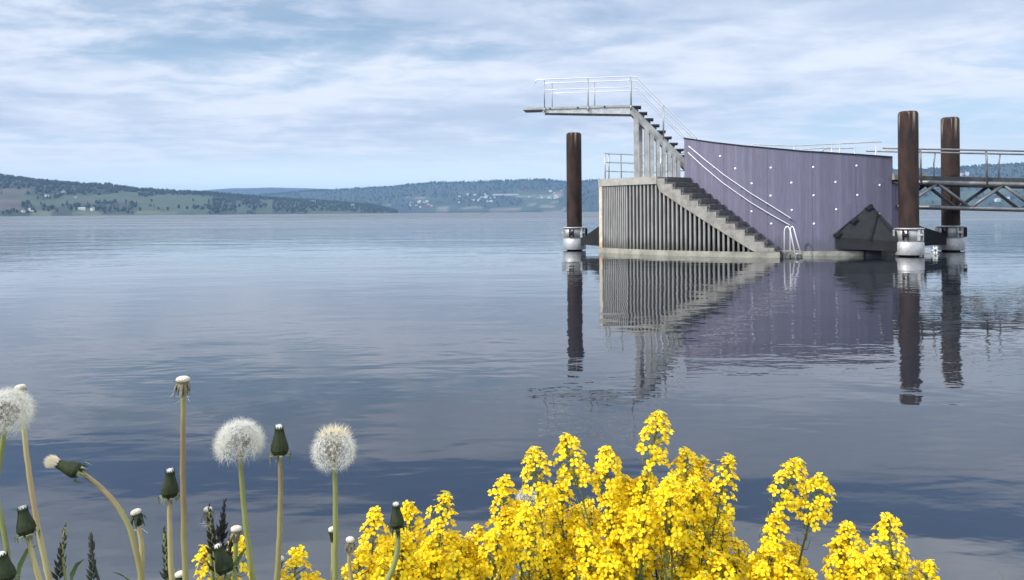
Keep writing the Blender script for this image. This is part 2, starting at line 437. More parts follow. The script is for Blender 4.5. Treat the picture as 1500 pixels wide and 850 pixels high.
# platform + stair railings
for off, nm, x_top in ((-.02, 'near', 0), (1.02, 'far', 0)):
    rl = empty('platform_railing', parent=tower); rl.location = inv
    bse = A + wv * off
    Pn = lambda s, z: bse + pa * s + Vector((0, 0, z))
    Sn = lambda i, z: bse + sa * (DXS * i) + Vector((0, 0, -DZS * i + z))
    L0 = PLL - .52 if off < .5 else PLL - .70
    for hgt, st in ((1.0, L0), (.62, L0 - .28)):
        pts = ([Pn(st + .03, hgt - .12), Pn(st + .04, hgt - .04)] if hgt > .9 else []) + [Pn(st, hgt)] + [Pn(st * (1 - k / 6), hgt) for k in range(1, 6)] + [Pn(.05, hgt), Sn(.9, hgt + .17), Sn(1.6, hgt + .15)] + [Sn(i, hgt + .14) for i in (3, 5, 7, 9, 11, NT + .2)]
        q = MB(); q.tube(pts, .0185 if hgt > .9 else .0155, 8); q.build('rail', M['rail'], rl)
    for s in (L0 - .28, L0 - 1.85, .02):
        q = MB(); q.tube([Pn(s, -.16), Pn(s, 1.0)], .021, 8); q.tube([Pn(s, -.17), Pn(s, -.02)], .034, 8); q.build('rail_post', M['railpost'], rl)
    for i in (5.2, 10.5):
        q = MB(); q.tube([Sn(i, -.1), Sn(i, 1.14)], .021, 8); q.build('rail_post', M['railpost'], rl)
# deck railing round the left end and along the inner edge
rl = empty('deck_railing', parent=tower); rl.location = inv
corner = [C(TL + 1.0, RO - .1, 0), C(TL + .6, RO - .32, 0), C(TL + .6, 7.9, 0), C(TL + .6, 7.2, 0), C(TL + .6, 6.35, 0)] + [C(t, 6.3, 0) for t in (-56, -50, -44, -38, -32)]
for hz in (.98, .66, .33):
    q = MB(); q.tube([p + Vector((0, 0, ZD + hz)) for p in corner], .02, 8); q.build('rail', M['galv'], rl)
for j, p in enumerate(corner):
    q = MB(); q.tube([p + Vector((0, 0, ZD)), p + Vector((0, 0, ZD + 1.0))], .024, 8); q.build('rail_post', M['galv'], rl)
# railings seen above the purple wall
rl = empty('inner_railing', parent=tower); rl.location = inv
def free_rail(pts, D, r=.018):
    q = MB(); q.tube([at(x, y, D) for x, y in pts], r, 8); q.build('rail', M['galv'], rl)
free_rail([(1101,216),(1102.5,211.5),(1130,213),(1160,213.8),(1225,211),(1291,208)], 26.6)
free_rail([(1173,222),(1176,218.8),(1200,217.3),(1217,217)], 26.8)
free_rail([(1205,222),(1208,218.5),(1247,217.4),(1253,217)], 26.7)
for x, y in ((1101,212), (1163,213), (1218,211.5), (1230,211), (1252,217), (1283,208.5)):
    a = at(x, y, 26.6); q = MB(); q.tube([a, Vector((a.x, a.y, ZD))], .022, 8); q.build('rail_post', M['galv'], rl)
# piles, with the tower's collars and brackets round them
PILES = [(841.2, 30.0, 4.58, 'left pile, brown steel, standing alone in the lake left of the diving tower'),
         (1331, 24.8, 4.66, 'rusty brown steel pile in front of the gangway beside the purple wall'),
         (1392.5, 27.7, 4.80, 'dark brown steel pile behind the gangway railing')]
pile_pos = []
PL = ['dark brown steel pile standing left of the slatted drum', 'rusty red-brown steel pile in front of the gangway, beside the purple wall', 'dark brown steel pile rising behind the gangway railing']
for (x, D, zt, lab), lb in zip(PILES, PL):
    p = at(x, 300, D); p.z = 0; pile_pos.append(p)
    r = .30 if D < 29 else .295
    q = MB(); q.lathe([(r, -3), (r, zt - .13), (r * .97, zt - .06), (r * .82, zt - .012), (.001, zt)], n=40)
    o = q.build('steel_pile', M['pile']); o.location = p
    tag(o, lb, 'pile', 'steel piles round the diving tower')
def collar(p, ang, parent):
    c = empty('pile_collar', parent=parent)
    q = MB(); Tm = Matrix.Translation(p)
    q.lathe([(.33, .04), (.435, .04), (.445, .06), (.445, .43), (.43, .45), (.43, .47), (.33, .47)], Tm, 40); q.build('lower_sleeve', M['collar'], c)
    q = MB(); q.lathe([(.34, .47), (.405, .475), (.405, .90), (.34, .91)], Tm, 40)
    q.lathe([(.34, .86), (.46, .865), (.46, .90), (.34, .905)], Tm, 40); q.build('upper_sleeve', M['collar'], c)
    for k in range(6):
        a = ang + k * 60; d = Vector((math.sin(R(a)), -math.cos(R(a)), 0)); tg = Vector((d.y, -d.x, 0))
        q = MB()
        for s in (-.07, .07): q.box(p + d * .45 + tg * s + Vector((0, 0, .68)), d * .05, tg * .012, Vector((0, 0, .17)))
        q.tube([p + d * .45 - tg * .09 + Vector((0, 0, .68)), p + d * .45 + tg * .09 + Vector((0, 0, .68))], .055, 12)
        q.build('guide_roller', M['plate'] if k % 2 else M['galv'], c)
    return c
def wedge(pts_top, pts_bot, name='pile_bracket'):
    pass
def bracket(verts, faces):
    q = MB(); q.add(verts, faces); return part(q, 'pile_bracket', M['plate'])
# right front bracket: folded plate from the wall to the front pile
P1 = pile_pos[1]
ap0 = C(*(lambda a: (a[0], RI + .02, a[1]))(on_wall(1272, 302, RI + .02))); ap1 = C(*(lambda a: (a[0], RI + .02, a[1]))(on_wall(1279, 303.5, RI + .02)))
l0 = C(*(lambda a: (a[0], RI + .05, a[1]))(on_wall(1223, 342, RI + .05))); l1 = C(l0 and on_wall(1224, 364, RI + .05)[0], RI + .05, .22)
f0 = at(1243, 353, 25.0); fb = Vector((f0.x, f0.y, .20)); 
r0 = P1 + Vector((-.42, -.05, .80)); r1 = P1 + Vector((-.40, -.12, .48)); r2 = P1 + Vector((-.40, -.12, .16))
k0 = P1 + Vector((-.2, .5, .80)); k1 = P1 + Vector((-.2, .5, .16))
V = [ap0, ap1, l0, l1, r1, r2, r0, k0, k1, Vector((ap1.x, ap1.y + .02, .2))]
fold = l0 + Vector((0, 0, -.12)); V.append(fold)                       # 10
bracket(V, [(0, 2, 10), (0, 10, 4), (0, 4, 1), (1, 4, 6), (10, 3, 5), (10, 5, 4), (2, 3, 10), (1, 6, 7), (6, 4, 7), (4, 5, 8), (4, 8, 7), (0, 1, 9), (1, 7, 9), (7, 8, 9), (0, 9, 3), (0, 3, 2), (3, 9, 8), (3, 8, 5)])
bk = [o for o in tower.children if o.name.startswith('pile_bracket')][-1]
q = MB()
for (x, y) in ((1272, 304), (1250, 323), (1226, 343)):
    th, z = on_wall(x, y, RI + .03); c = C(th, RI + .06, z)
    q.box(c, Vector((.10, .02, .07)), Vector((0, .08, 0)), Vector((-.03, 0, .045)))
q.build('hinge_lug', M['plate'], bk)
q = MB(); q.tube([at(1285.5, 311, 25.2), r1 * .35 + at(1250, 352.5, 25.1) * .65 + Vector((0, -.06, 0))], .018, 6); q.build('fold_seam', M['plate'], bk)
q = MB(); th, z = on_wall(1273, 372, RI); c = C(th, RI + .05, .1); q.box(c, (.24, 0, 0), (0, .3, 0), (0, 0, .26)); q.build('bracket_foot', M['dark'], bk)
collar(P1, 20, tower).location = inv
# rear right bracket
P2 = pile_pos[2]; g = C(17, RI - .05, 0)
def simple_bracket(base, pile, top, thick, z0=.2, zp=.85):
    d = (pile - base); d.z = 0; d.normalize(); n = Vector((-d.y, d.x, 0)) * thick
    e = pile - d * .42
    vs = []
    for s in (-1, 1):
        k = .6 if s else 1
        vs += [base + n * s + Vector((0, 0, z0)), base + n * s + Vector((0, 0, top)), e + n * s * .5 + Vector((0, 0, zp)), e + n * s * .5 + Vector((0, 0, z0 + .04))]
    return bracket(vs, [(0, 1, 2, 3), (7, 6, 5, 4), (0, 4, 5, 1), (1, 5, 6, 2), (2, 6, 7, 3), (3, 7, 4, 0)])
b2 = simple_bracket(Vector((P1.x + .05, 26.6, 0)), P2, 1.25, .35, .2, .6)
q = MB(); pm = at(1361, 367, 26.4)
q.bar(pm + Vector((-.2, 0, 0)), pm + Vector((.02, 0, 0)), .12, .17); q.bar(pm + Vector((0, 0, 0)), pm + Vector((.30, 0, 0)), .05, .05); q.bar(pm + Vector((.13, 0, -.12)), pm + Vector((.27, 0, .12)), .05, .06); q.bar(pm + Vector((.13, 0, .12)), pm + Vector((.27, 0, -.12)), .05, .06)
q.build('tension_rod', M['fitting'], b2)
collar(P2, 5, tower).location = inv
# left bracket
P0 = pile_pos[0]
b0 = simple_bracket(C(TL - .1, RO - .55, 0), P0, 1.18, .3, .2, .46)
q = MB(); q.tube([P0 + Vector((.35, -.25, .28)), C(TL - .2, RO - .25, .24)], .05, 8); q.build('brace', M['galv'], b0)
q = MB(); q.bar(P0 + Vector((.3, -.2, .36)), C(TL - .2, RO - .35, .36), .1, .08); q.build('brace', M['plate'], b0)
collar(P0, 40, tower).location = inv

# ------------------------------------------------------------------ gangway
GX0, GX1, GYN, GYF, SL = 12.55, 25.5, 25.75, 26.95, -.030
gz = lambda x: 2.62 + (x - GX0) * SL
gw = empty('gangway', (GX0, (GYN + GYF) / 2, 0), 'grey steel truss gangway with railings leading from the tower to the right', 'gangway')
ginv = -gw.location
def gpart(mb, name, m):
    o = mb.build(name, m, gw); o.location = ginv; return o
q = MB(); q.add([(x, y, gz(x) + dzz) for x in (GX0, GX1) for y in (GYN + .03, GYF - .03) for dzz in (-.11, .03)], [(0, 1, 3, 2), (4, 6, 7, 5), (0, 4, 5, 1), (2, 3, 7, 6), (1, 5, 7, 3), (0, 2, 6, 4)]); gpart(q, 'walkway', M['gangdark'])
NP = 6; pl = 2.2
for y in (GYN, GYF):
    q = MB(); q.tube([(GX0, y, gz(GX0) - .19), (GX1, y, gz(GX1) - .19)], .08, 12); gpart(q, 'top_chord', M['gang'])
    q = MB(); q.tube([(GX0 + .3, y, gz(GX0) - 1.02), (GX1, y, gz(GX1) - 1.02)], .065, 12); gpart(q, 'bottom_chord', M['gang'])
    sh = 0 if y == GYN else .25
    x = GX0 + .7 - 2.2 + sh; 
    xs = GX0 - .55 + sh
    for k in range(6):
        xa = xs + k * 2.2
        for s in (-1, 1):
            xt, xb_ = xa, xa + s * 1.1
            if min(xt, xb_) < GX0 + .02 or max(xt, xb_) > GX1: continue
            q = MB(); q.tube([(xt + s * .05, y, gz(xt) - .24), (xb_ - s * .04, y, gz(xb_) - .98)], .058, 8); gpart(q, 'brace', M['gang'])
    q = MB(); q.tube([(GX0 - .15, y, gz(GX0) + .93), (GX1, y, gz(GX1) + .95)], .032, 10); gpart(q, 'handrail', M['gang'])
    for k in range(7):
        xp = 13.55 + k * 2.2 - .02 if y == GYN else 13.55 + k * 2.25 + 1.3
        xp = (13.62 + 2.2 * k) if y == GYN else (14.78 + 2.27 * k - .0)
        if xp > GX1: continue
        yy = y - .06 if y == GYN else y + .06
        q = MB(); q.tube([(xp, yy, gz(xp) - .26), (xp, yy, gz(xp) + .55), (xp + .02, y, gz(xp) + .93)], .034 if y == GYN else .026, 8); gpart(q, 'rail_post', M['gang'])
for k in range(6):
    q = MB(); xx = GX0 + 1.0 + k * 2.2; q.tube([(xx, GYN, gz(xx) - 1.02), (xx, GYF, gz(xx) - 1.02)], .03, 8); gpart(q, 'cross_tube', M['gang'])

# ------------------------------------------------------------------ lake
def lake_material():
    m = bpy.data.materials.new('lake_water'); m.use_nodes = True; N = m.node_tree.nodes; L = m.node_tree.links; N.clear()
    out = N.new('ShaderNodeOutputMaterial'); b = N.new('ShaderNodeBsdfPrincipled'); L.new(b.outputs[0], out.inputs[0])
    b.inputs['Base Color'].default_value = (.014, .018, .026, 1); b.inputs['Roughness'].default_value = .03; b.inputs['IOR'].default_value = 1.55
    g = N.new('ShaderNodeNewGeometry'); P = g.outputs['Position']
    calm = noise_tex(N, L, mapping(N, L, P, (.035, .11, 1), (0, 0, R(8))), 1., 4, .6)
    calm2 = noise_tex(N, L, mapping(N, L, P, (.25, .9, 1), (0, 0, R(-6))), 1., 3, .6)
    amp = math_node(N, L, 'ADD', maprange(N, L, calm, .42, .62, .25, 1.3), maprange(N, L, calm2, .5, .7, 0., .7))
    w1 = noise_tex(N, L, mapping(N, L, P, (.22, .42, 1), (0, 0, R(12))), 1., 2, .5)
    w2 = noise_tex(N, L, mapping(N, L, P, (1.1, 2.2, 1), (0, 0, R(-9))), 1., 2, .55, .3)
    w3 = noise_tex(N, L, mapping(N, L, P, (4.5, 8, 1), (0, 0, R(5))), 1., 2, .5)
    sp = N.new('ShaderNodeSeparateXYZ'); L.new(P, sp.inputs[0])
    far_ = maprange(N, L, math_node(N, L, 'LOGARITHM', math_node(N, L, 'MAXIMUM', sp.outputs[1], 1.), 10.), 1.43, 2.35, 1., 10.)
    rgh = maprange(N, L, math_node(N, L, 'LOGARITHM', math_node(N, L, 'MAXIMUM', sp.outputs[1], 1.), 10.), 1.5, 2.6, .03, .30)
    lanes = noise_tex(N, L, mapping(N, L, P, (.004, .03, 1), (0, 0, R(5))), 1., 5, .65)
    L.new(math_node(N, L, 'MULTIPLY', rgh, maprange(N, L, lanes, .35, .65, .35, 1.5)), b.inputs['Roughness'])
    h = math_node(N, L, 'MULTIPLY', w1, .020)
    h = math_node(N, L, 'MULTIPLY_ADD', w2, .0052, h)
    h = math_node(N, L, 'ADD', h, math_node(N, L, 'MULTIPLY', math_node(N, L, 'MULTIPLY', w3, amp), .0021))
    h = math_node(N, L, 'MULTIPLY', h, far_)
    bp = N.new('ShaderNodeBump'); bp.inputs['Strength'].default_value = 1; bp.inputs['Distance'].default_value = 1
    L.new(h, bp.inputs['Height']); L.new(bp.outputs[0], b.inputs['Normal'])
    return m
q = MB(); q.add([(-11500, -40, 0), (11500, -40, 0), (11500, 12500, 0), (-11500, 12500, 0)], [(0, 1, 2, 3)])
tag(q.build('lake', lake_material()), kind='structure')

# ------------------------------------------------------------------ near bank (runs round to the right where the gangway lands)
def bank_height(x, y):
    # distance behind the shoreline
    sh = 1.9 + .25 * math.sin(x * .9) if x < 4 else 1.9 + .25 * math.sin(3.6) + (x - 4) * .46
    if x > 23: sh = 10.9 + (x - 23) * .9
    d = sh - y
    z = -.5 + 1.0 * max(0, min(1, (d + .6) / 1.0)) + .45 * max(0, min(1, (d - .25) / .8)) + .012 * max(0, d - 1)
    z += .05 * mnoise.noise((x * 1.7, y * 1.7, 0)) + .02 * mnoise.noise((x * 7, y * 7, 3))
    return z
xs = [-250, -120, -60, -30, -16, -9, -6] + [-5 + .12 * i for i in range(84)] + [5.2 + .8 * i for i in range(30)] + [30, 36, 45, 60, 100, 180]
ys = [-300, -140, -60, -25, -10, -5, -3] + [-2 + .1 * i for i in range(46)] + [2.7 + .7 * i for i in range(60)] + [50, 70, 100]
q = MB(); vs = [(x, y, bank_height(x, y)) for y in ys for x in xs]; nx = len(xs)
fs = [(j * nx + i, j * nx + i + 1, (j + 1) * nx + i + 1, (j + 1) * nx + i) for j in range(len(ys) - 1) for i in range(nx - 1)]
fs = [f for f in fs if max(vs[k][2] for k in f) > -.45]
q.add(vs, fs, True)
M['soil'] = mat('bank_soil', (.10, .085, .05), .95, vscale=6, bump=.8, bscale=40, col2=(.05, .07, .025))
tag(q.build('bank', M['soil']), kind='structure')
M['grass'] = mat('grass_blades', (.09, .14, .035), .6, var=.4, vscale=4, trans=.3)
q = MB(); rg = random.Random(3)
for k in range(5200):
    x = rg.uniform(-2.6, 2.6); y = rg.uniform(.35, 1.6); z = bank_height(x, y)
    if z < .1: continue
    lim = H - (850 - YH + 40) / F * y - z
    hgt = min(rg.uniform(.06, .2), lim)
    if hgt < .03: continue
    a = rg.uniform(0, 6.28); d = Vector((math.cos(a), math.sin(a), 0)); s = Vector((-d.y, d.x, 0)) * rg.uniform(.002, .004); p = Vector((x, y, z - .01)); ln = d * hgt * rg.uniform(.1, .6)
    q.add([p - s, p + s, p + ln * .35 + Vector((0, 0, hgt * .6)) + s * .8, p + ln * .35 + Vector((0, 0, hgt * .6)) - s * .8, p + ln + Vector((0, 0, hgt))], [(0, 1, 2, 3), (3, 2, 4)])
tag(q.build('grass', M['grass']), 'short green grass covering the lake bank under the flowers', 'grass', kind='stuff')

# ------------------------------------------------------------------ far shores
def land_material(name):
    m = mat(name, (.06, .08, .04), .95); N, L, b = nodes(m)
    a = N.new('ShaderNodeVertexColor'); a.layer_name = 'land'
    g = N.new('ShaderNodeNewGeometry')
    n = noise_tex(N, L, g.outputs['Position'], .012, 5, .65)
    L.new(mixcol(N, L, 1., a.outputs[0], maprange(N, L, n, .3, .7, .65, 1.3, False), 'MULTIPLY'), b.inputs['Base Color'])
    return m
M['land'] = land_material('fields_and_woods')
FOREST, GREEN, BROWN, PALE = (.017, .027, .018), (.032, .052, .026), (.062, .050, .042), (.15, .13, .10)
class Hill:
    def __init__(s, name, ridge, shoreD, depth, classify, x0, x1, nx=260, nt=22, rough=.06, seed=0, power=.85):
        s.ridge, s.shoreD, s.depth, s.x0, s.x1, s.power, s.rough, s.seed = ridge, shoreD, depth, x0, x1, power, rough, seed
        xs = [x0 + (x1 - x0) * i / nx for i in range(nx + 1)]
        ts = [j / nt for j in range(nt + 1)] + [1.15, 1.5, 2.2]
        vs = [s.pt(x, t) for t in ts for x in xs]; n = nx + 1
        fs = [(j * n + i, j * n + i + 1, (j + 1) * n + i + 1, (j + 1) * n + i) for j in range(len(ts) - 1) for i in range(nx)]
        q = MB(); q.add(vs, fs, True); o = q.build(name, M['land']); tag(o, kind='structure'); s.obj = o
        ca = o.data.color_attributes.new('land', 'FLOAT_COLOR', 'POINT')
        s.classify = classify
        for i, v in enumerate(vs):
            X, Y = px(v); ca.data[i].color = (*classify(X, Y, ts[i // n]), 1)
    def pt(s, x, t):
        D0 = lerp(s.shoreD, x); D = D0 + s.depth * t
        zr = at(x, lerp(s.ridge, x), D0 + s.depth).z
        if t <= 1: z = zr * (t ** s.power)
        else: z = zr * max(-.05, 1 - (t - 1) * .9)
        X = (x - CX) * D / F
        if 0 < t: z += zr * s.rough * mnoise.noise((X / 350 + s.seed, D / 350, .3)) * (1 if t < .92 else .25) + zr * s.rough * .4 * mnoise.noise((X / 90, D / 90, s.seed)) * (t > .05)
        if t == 0: z = -2
        return Vector((X, D, max(z, -2)))
    def find(s, x, y):
        best = None
        for k in range(1, 200):
            p = s.pt(x, k / 200); e = abs(px(p)[1] - y)
            if best is None or e < best[0]: best = (e, p)
        return best[1]
def cls_left(x, y, t):
    n = mnoise.noise((x * .02, y * .09, 1.2)); n2 = mnoise.noise((x * .006, y * .12, 5.2))
    if x < 32 and 291 < y < 309: return BROWN
    if y < lerp([(0, 285), (150, 286), (185, 281), (330, 290), (420, 295), (580, 320)], x): return FOREST if not (x < 45 and 277 < y < 284) else BROWN
    if y > 309.5 and x < 260: return FOREST if n > .05 else (.07, .085, .05)
    if 60 < x < 105 and 299 < y < 312 and n > -.2: return FOREST
    if 140 < x < 200 and y > 296: return FOREST
    if 305 < x < 345 and y > 292: return FOREST
    if x > 400: return FOREST if n2 > -.25 else GREEN
    if n > .2: return FOREST
    return GREEN if n2 > -.28 else BROWN
left = Hill('near_hillside', [(-900, 236), (-400, 246), (0, 258.5), (20, 260.5), (75, 268), (150, 272), (160, 271.5), (185, 275), (200, 278), (250, 281), (300, 283), (350, 287), (395, 291), (440, 294), (500, 297.5), (545, 301), (578, 309), (584, 312)], [(-900, 2100), (0, 2500), (300, 3000), (584, 4100)], 900, cls_left, -900, 584, 340, 26, .05, 2.)
def cls_far(x, y, t):
    n = mnoise.noise((x * .012, y * .10, 7.)); n2 = mnoise.noise((x * .03, y * .2, 2.))
    if y > 280 and n > .12 and 560 < x < 900: return GREEN if n2 > -.2 else PALE
    if 756 < x < 792 and 282 < y < 288: return (.30, .22, .20)
    if x > 1300 and y > 270 and n > .1: return GREEN
    return FOREST
far = Hill('far_hills', [(150, 300), (380, 286), (459, 280), (497, 278.5), (526, 276.5), (573, 273.6), (635, 267.5), (693, 267.2), (723, 265.8), (793, 263.5), (831, 266), (1000, 262), (1200, 254), (1345, 249), (1405, 246.5), (1450, 243.5), (1500, 241.5), (1800, 236), (2500, 245)], [(150, 6500), (830, 6300), (1200, 5000), (1345, 4000), (2500, 2800)], 1500, cls_far, 150, 2500, 420, 22, .05, 9., .8)
ridge = Hill('distant_ridge', [(60, 292), (230, 284), (290, 279.5), (340, 276), (400, 275), (450, 276), (520, 279), (620, 281), (800, 290)], [(60, 9300), (800, 9300)], 1500, lambda x, y, t: FOREST, 60, 800, 120, 8, .03, 4.)
# woods: one mass per shore
M['wood'] = mat('woodland', (.018, .031, .017), .95, var=.45, vscale=.02)
def wood(hill, n, hgt, seed, label, xr, band=None):
    rg = random.Random(seed); q = MB(); made = 0
    while made < n:
        x = rg.uniform(*xr); t = rg.random() ** .8 * .99 + .012 if rg.random() > .3 else rg.uniform(.93, 1.0)
        p = hill.pt(x, t)
        if p.z < .3: made += .05; continue
        X, Y = px(p)
        if hill.classify(X, Y, t) != FOREST: made += .02; continue
        if mnoise.noise((p.x / 60, p.y / 60, seed)) < -.28 and t < .9: made += .05; continue
        h = rg.uniform(.55, 1.15) * hgt; w = h * rg.uniform(.28, .55); z = p.z - 1
        k = 6; a0 = rg.uniform(0, 1)
        if rg.random() < .55:   # spruce
            w *= .75
            vs = [(p.x + w * math.cos(a0 + 6.283 * i / k), p.y + w * math.sin(a0 + 6.283 * i / k), z + h * rg.uniform(.08, .2)) for i in range(k)] + [(p.x, p.y, z + h * 1.15)]
            q.add(vs, [(i, (i + 1) % k, k) for i in range(k)])
        else:
            vs = [(p.x, p.y, z)]
            for (rr, zz) in ((.8, .3), (1, .62), (.62, .9)):
                vs += [(p.x + w * rr * rg.uniform(.75, 1.2) * math.cos(a0 + 6.283 * i / k), p.y + w * rr * rg.uniform(.75, 1.2) * math.sin(a0 + 6.283 * i / k), z + h * zz * rg.uniform(.9, 1.1)) for i in range(k)]
            vs.append((p.x, p.y, z + h)); fs = []
            for i in range(k):
                j = (i + 1) % k
                fs += [(0, 1 + j, 1 + i), (1 + i, 1 + j, 7 + j, 7 + i), (7 + i, 7 + j, 13 + j, 13 + i), (13 + i, 13 + j, 19)]
            q.add(vs, fs)
        made += 1
    tag(q.build('woodland', M['wood']), label, 'woodland', kind='stuff')
wood(left, 7000, 15, 11, 'dark mixed woodland covering the nearer left hillside', (-700, 582))
wood(far, 9000, 20, 12, 'dark woodland covering the far hills across the lake', (380, 2300))
# single trees in the fields of the left shore
M['trunk'] = mat('tree_bark', (.06, .045, .03), .9)
def tree_proto(seed):
    rg = random.Random(seed); e = empty('field_tree')
    q = MB(); q.tube([(0, 0, -1), (.1, 0, 3), (0, .1, 8)], [.5, .4, .15], 6); tr = q.build('trunk', M['trunk'], e)
    q = MB()
    for k in range(46):
        a = rg.uniform(0, 6.28); zz = rg.uniform(2.5, 13); r = 4.2 * math.sqrt(max(0, 1 - ((zz - 7) / 6.6) ** 2)) * rg.uniform(.3, 1)
        q.ball((r * math.cos(a), r * math.sin(a), zz), rg.uniform(.9, 1.9), 5, 4)
    cr_ = q.build('crown', M['wood'], e); return e
tp = [tree_proto(k) for k in (1, 2)]; tkids = [children(e) for e in tp]
tspots = [(104, 309), (112, 308), (126, 306), (143, 309), (150, 307), (162, 306), (205, 309), (232, 307), (246, 308), (262, 306), (274, 307), (290, 305), (351, 304), (372, 305), (222, 296), (283, 295), (60, 300), (25, 312), (52, 312)]
for i, (x, y) in enumerate(tspots):
    o = tp[i] if i < 2 else copy_tree(tp[i % 2], tkids[i % 2])
    o.location = left.find(x, y); o.rotation_euler.z = i * 1.3; sc = random.uniform(.8, 1.3); o.scale = (sc, sc, sc * random.uniform(.8, 1.1))
    tag(o, 'small dark broadleaf tree standing in the fields above the left shore', 'tree', 'separate trees in the fields of the left shore')
# houses
M['hwhite'] = mat('white_house_wall', (.5, .5, .48), .8); M['hroof'] = mat('dark_roof', (.10, .07, .06), .8); M['hred'] = mat('red_barn_wall', (.28, .06, .045), .8); M['hgrey'] = mat('grey_roof', (.35, .35, .36), .7)
def house(w, d, h, wall, roof):
    e = empty('house')
    q = MB(); q.box((0, 0, h / 2 - 1), (w / 2, 0, 0), (0, d / 2, 0), (0, 0, h / 2 + 1))
    for sx in (-1, 1): q.add([(sx * w / 2, -d / 2, h), (sx * w / 2, d / 2, h), (sx * w / 2, 0, h + d * .42)], [(0, 1, 2)])
    q.build('wall', wall, e)
    q = MB(); o_ = .6
    for sy in (-1, 1): q.add([(-w / 2 - o_, sy * (d / 2 + o_), h - .35), (w / 2 + o_, sy * (d / 2 + o_), h - .35), (w / 2 + o_, 0, h + d * .44), (-w / 2 - o_, 0, h + d * .44), (-w / 2 - o_, sy * (d / 2 + o_), h - .05), (w / 2 + o_, sy * (d / 2 + o_), h - .05), (w / 2 + o_, 0, h + d * .44 + .3), (-w / 2 - o_, 0, h + d * .44 + .3)], [(0, 1, 2, 3), (4, 5, 6, 7), (0, 1, 5, 4), (0, 3, 7, 4), (1, 2, 6, 5)])
    rf = q.build('roof', roof, e)
    return e
LH = [(34, 311, 10, 9, 6, 'small white farmhouse with dark roof, nearest the brown field by the left shore'),
      (46, 309, 22, 10, 5, 'long low white barn just right of the small farmhouse on the left shore'),
      (69, 288, 16, 9, 6, 'white house at the upper edge of the green fields, below the wooded hilltop'),
      (83, 287, 15, 9, 6, 'white house beside the wood, middle one of the three high on the left hill'),
      (93, 283.5, 13, 10, 8, 'highest white house on the left hillside, against the dark wood'),
      (111, 290, 9, 8, 6, 'small white cottage on the green field right of the high farm'),
      (120, 307.5, 24, 9, 5, 'long white farm building near the water between shore trees'),
      (135.5, 308.5, 11, 10, 10, 'tall bright white house close to the water on the left shore'),
      (459, 296, 26, 11, 7, 'pale house on the wooded point, well above the water'),
      (516, 302, 18, 12, 10, 'white house near the tip of the wooded point'),
      (522, 300, 14, 10, 7, 'small pale house above the white one at the tip of the point')]
h0 = None
for (x, y, w, d, h, lab) in LH:
    o = house(w, d, h, M['hwhite'], M['hroof'] if h > 5 else M['hgrey'])
    o.location = left.find(x, y); o.rotation_euler.z = random.uniform(-.5, .5); tag(o, lab, 'house', 'white houses on the left shore')
vp = [house(14, 9, 7, M['hwhite'], M['hroof']), house(18, 10, 6, M['hwhite'], M['hgrey']), house(16, 10, 7, M['hred'], M['hroof'])]
vk = [children(e) for e in vp]; used = [0, 0, 0]
def village(n, xr, yr, label, group, seed, reds=.2):
    rg = random.Random(seed)
    for i in range(n):
        k = 2 if rg.random() < reds else rg.choice((0, 1))
        o = vp[k] if not used[k] else copy_tree(vp[k], vk[k]); used[k] = 1
        o.location = far.find(rg.uniform(*xr), rg.uniform(*yr)); o.rotation_euler.z = rg.uniform(-.6, .6); s = rg.uniform(.8, 1.5); o.scale = (s, s, s)
        tag(o, label, 'house', group)
village(19, (598, 633), (295, 305), 'tiny house in the far shoreside village right of the wooded point', 'houses of the far shoreside village', 1, .35)
village(23, (668, 725), (283, 298), 'tiny pale house scattered on the far hillside above the middle of the lake', 'houses on the far hillside', 2, .1)
village(16, (770, 830), (279, 292), 'tiny pale house on the far hillside just left of the left steel pile', 'houses beside the left pile', 3, .1)
village(6, (1405, 1420), (254, 258), 'tiny pale house high on the hill seen through the gangway railing', 'houses seen through the gangway railing', 4, 0)
village(5, (1350, 1490), (275, 296), 'tiny pale house low on the hill seen between the gangway trusses', 'houses seen through the gangway truss', 5, 0)
q = MB(); lb = empty('long_building')
q.box((0, 0, 6), (115, 0, 0), (0, 20, 0), (0, 0, 8)); q.build('wall', M['hwhite'], lb)
q = MB(); q.box((0, 0, 14.6), (116, 0, 0), (0, 21, 0), (0, 0, .5)); q.build('roof', M['hgrey'], lb)
lb.location = far.find(741, 286.5); lb.rotation_euler.z = .1
tag(lb, 'long low white building on the far hillside, widest of all the far buildings', 'building')

# ------------------------------------------------------------------ dandelions
M['dstem'] = mat('dandelion_stem', (.36, .38, .13), .5, vscale=9, col2=(.25, .16, .10), stretch=(1, 1, .5), trans=.15)
M['dstemg'] = mat('dandelion_stem_green', (.31, .33, .12), .5, vscale=9, col2=(.22, .24, .08), stretch=(1, 1, .5), trans=.15)
M['dstemp'] = mat('dandelion_stem_pale', (.50, .47, .22), .5, vscale=9, col2=(.36, .26, .14), stretch=(1, 1, .5), trans=.15)
M['pappus'] = mat('pappus_hair', (.86, .85, .80), .7, trans=.45)
M['pappusy'] = mat('pappus_hair_cream', (.86, .79, .62), .8, trans=.3)
M['seed'] = mat('achene', (.055, .034, .024), .7)
M['beak'] = mat('seed_beak', (.55, .50, .36), .7)
M['recept'] = mat('receptacle', (.74, .69, .57), .85, var=.3, vscale=700, bump=.6, bscale=900)
M['bract'] = mat('dark_bract', (.034, .043, .019), .7, spec=.2, col2=(.016, .024, .012), var=.6, vscale=260, stretch=(1, 1, .3))
M['obract'] = mat('outer_bract', (.15, .17, .09), .75, var=.6, vscale=200)
M['dry'] = mat('dry_bract', (.16, .14, .09), .8, var=.4, vscale=150)
